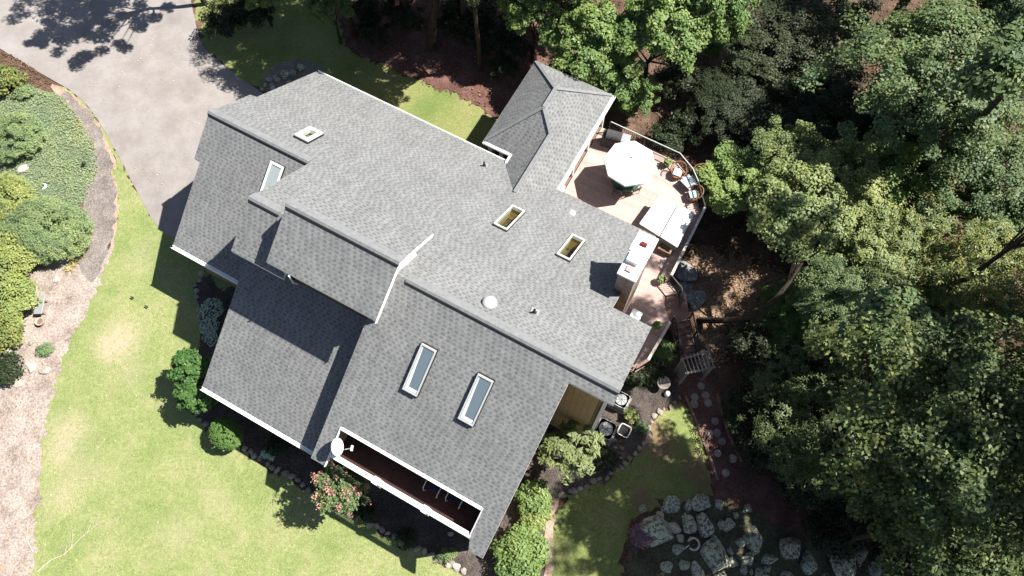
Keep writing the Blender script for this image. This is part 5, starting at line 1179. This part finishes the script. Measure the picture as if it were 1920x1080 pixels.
# spiky plant in the ground cover, straw tufts along the juniper
p = G(91, 256); n = 26; a = RS.uniform(0, 6.28, n); T = np.stack([np.cos(a), np.sin(a), RS.uniform(.2, .8, n)], 1); T /= np.linalg.norm(T, axis=1)[:, None]
Nn = np.cross(T, np.stack([-np.sin(a), np.cos(a), 0 * a], 1)); tag(leaf_quads('spiky_plant', p + T * .25, -Nn, T, .5, .06, 'juniper', None, tuple(p)), 'spiky dark green plant in the ground cover beside the round juniper', 'plant')
for k, (x, y) in enumerate(((168, 440), (163, 462), (155, 480), (142, 495), (132, 505))):
    p = G(x, y); n = 60; a = RS.uniform(0, 6.28, n); T = np.stack([np.cos(a), np.sin(a), RS.uniform(.3, 1.5, n)], 1); T /= np.linalg.norm(T, axis=1)[:, None]; Nn = np.cross(T, np.stack([-np.sin(a), np.cos(a), 0 * a], 1))
    tag(leaf_quads('straw_tuft', p + T * .16 + RS.normal(size=(n, 3)) * [.05, .05, 0], -Nn, T, .34, .035, 'straw', None, tuple(p)), 'straw coloured grass tuft at the edge of the broad juniper', 'grass tuft', 'straw tufts by the broad juniper')
# stuff: ground cover, fallen leaves
def scatter(name, px_poly, n, m, L, W, label, cat, h=(.01, .05), up=1., tilt=.35, lift=.05, dens=None):
    poly = [tuple(G(*q)[:2]) for q in px_poly]; xs = [q[0] for q in poly]; ys = [q[1] for q in poly]; C = []
    while len(C) < n:
        x, y = RS.uniform(min(xs), max(xs)), RS.uniform(min(ys), max(ys))
        if inside((x, y), poly) and (dens is None or RS.uniform() < dens(x, y)): C.append((x, y, terr(x, y) + lift + RS.uniform(*h)))
    C = np.array(C); o = leaf_cloud(name, C, np.array([0, 0, up]) + RS.normal(size=(n, 3)) * tilt, L * RS.uniform(.6, 1.3, n), W, m)
    return tag(o, label, cat, None, 'stuff')
from mathutils import noise as mnoise
clump = lambda x, y: 1.0 if mnoise.noise(Vector((x * .9, y * .9, 0))) > -.1 else .25
scatter('ground_cover', [(-40, 170), (60, 168), (105, 176), (148, 218), (176, 262), (188, 310), (176, 342), (160, 380), (60, 400), (-40, 390)], 10500, 'covergreen', .13, .055, 'low blue green ground cover between the junipers and the driveway', 'ground cover', (.02, .12), 1., .32, .02, clump)
scatter('drive_leaves', [(60, -40), (350, -40), (380, 95), (470, 168), (400, 230), (330, 380), (260, 330), (140, 170)], 330, 'palefall', .075, .055, 'pale fallen leaves scattered over the driveway', 'fallen leaves')
scatter('lawn_leaves', [(130, 700), (330, 450), (300, 1000), (800, 1080), (60, 1080)], 170, 'palefall', .07, .05, 'few pale fallen leaves on the front lawn', 'fallen leaves')
scatter('wood_litter', [(620, -60), (1960, -60), (1960, 1100), (1560, 1060), (1440, 900), (1350, 640), (1330, 480), (1330, 300), (1160, 200), (930, 220), (660, 100)], 9000, 'woodfall', .17, .11, 'brown fallen leaves covering the floor of the wood', 'fallen leaves', (.0, .06), 1., .5, .03, clump)
scatter('clearing_litter', [(1280, 460), (1350, 460), (1430, 480), (1500, 540), (1500, 630), (1440, 665), (1300, 700), (1310, 600)], 1500, 'fall', .15, .09, 'tan fallen leaves on the sunny ground beside the leaning tree', 'fallen leaves', (.0, .05), 1., .5, .03, clump)
scatter('bank_litter', [(-40, 640), (100, 640), (60, 1090), (-40, 1090)], 420, 'fall', .11, .06, 'brown leaves and bark bits on the left bank', 'fallen leaves', (.0, .03), 1., .4, .03)
scatter('bed_litter', [(-40, 90), (20, 100), (100, 155), (60, 170), (-40, 170)], 700, 'woodfall', .13, .08, 'brown fallen leaves in the top left bed', 'fallen leaves', (.0, .05), 1., .4, .03)
# fallen dead branches
def dead_branch(pts, r, label, twigs=9, L=.8, seed=1):
    q = [G(x, y, .06) for x, y in pts]; rr = random.Random(seed); mb = MB().tube(q, [r * (1 - .8 * k / (len(q) - 1)) for k in range(len(q))], 6)
    for k in range(twigs):
        t = rr.uniform(.25, .98) * (len(q) - 1); j = min(len(q) - 2, int(t)); s = q[j] + (q[j + 1] - q[j]) * (t - j); d = q[j + 1] - q[j]; d /= np.linalg.norm(d); n = np.array([-d[1], d[0], 0])
        e = s + (d * rr.uniform(.3, .9) + n * rr.choice((-1, 1)) * rr.uniform(.3, .7) + [0, 0, rr.uniform(.0, .25)]) * L * rr.uniform(.4, 1); mb.tube([s, e], [r * .3, r * .1], 5)
    tag(mb.build('fallen_branch', 'paledead', None, tuple(q[0])), label, 'branch')
dead_branch([(70, 1072), (95, 1050), (120, 1040), (150, 1010), (188, 978)], .028, 'pale dead branch lying across the lower left edge of the lawn', 16, .9, 2)
dead_branch([(62, 1035), (50, 1012), (52, 985), (50, 972)], .024, 'short pale dead branch pointing up on the left bank', 6, .5, 3)
dead_branch([(60, 1036), (30, 1030), (-10, 1030)], .02, 'thin pale dead branch lying level on the left bank', 6, .6, 4)
# bare twigs sticking out of the young trees at the top
b = P(1185, 90, 1.0); o = empty('bare_sapling', (b[0], b[1], terr(b[0], b[1])), 'bare pale sapling among the bright young trees at the top', 'tree'); mb = MB()
a0 = np.array([b[0], b[1], -.9]); t0 = P(1185, 80, 3.4); mb.tube([a0, t0], [.06, .03], 6)
for x, y in ((1162, 35), (1152, 48), (1195, 40), (1170, 105), (1205, 130), (1180, 130), (1160, 60)): mb.tube([a0 + (t0 - a0) * rnd.uniform(.5, .95), P(x, y, rnd.uniform(3, 4.2))], [.025, .006], 5)
mb.build('twigs', 'paledead', o)
#@@NEXT
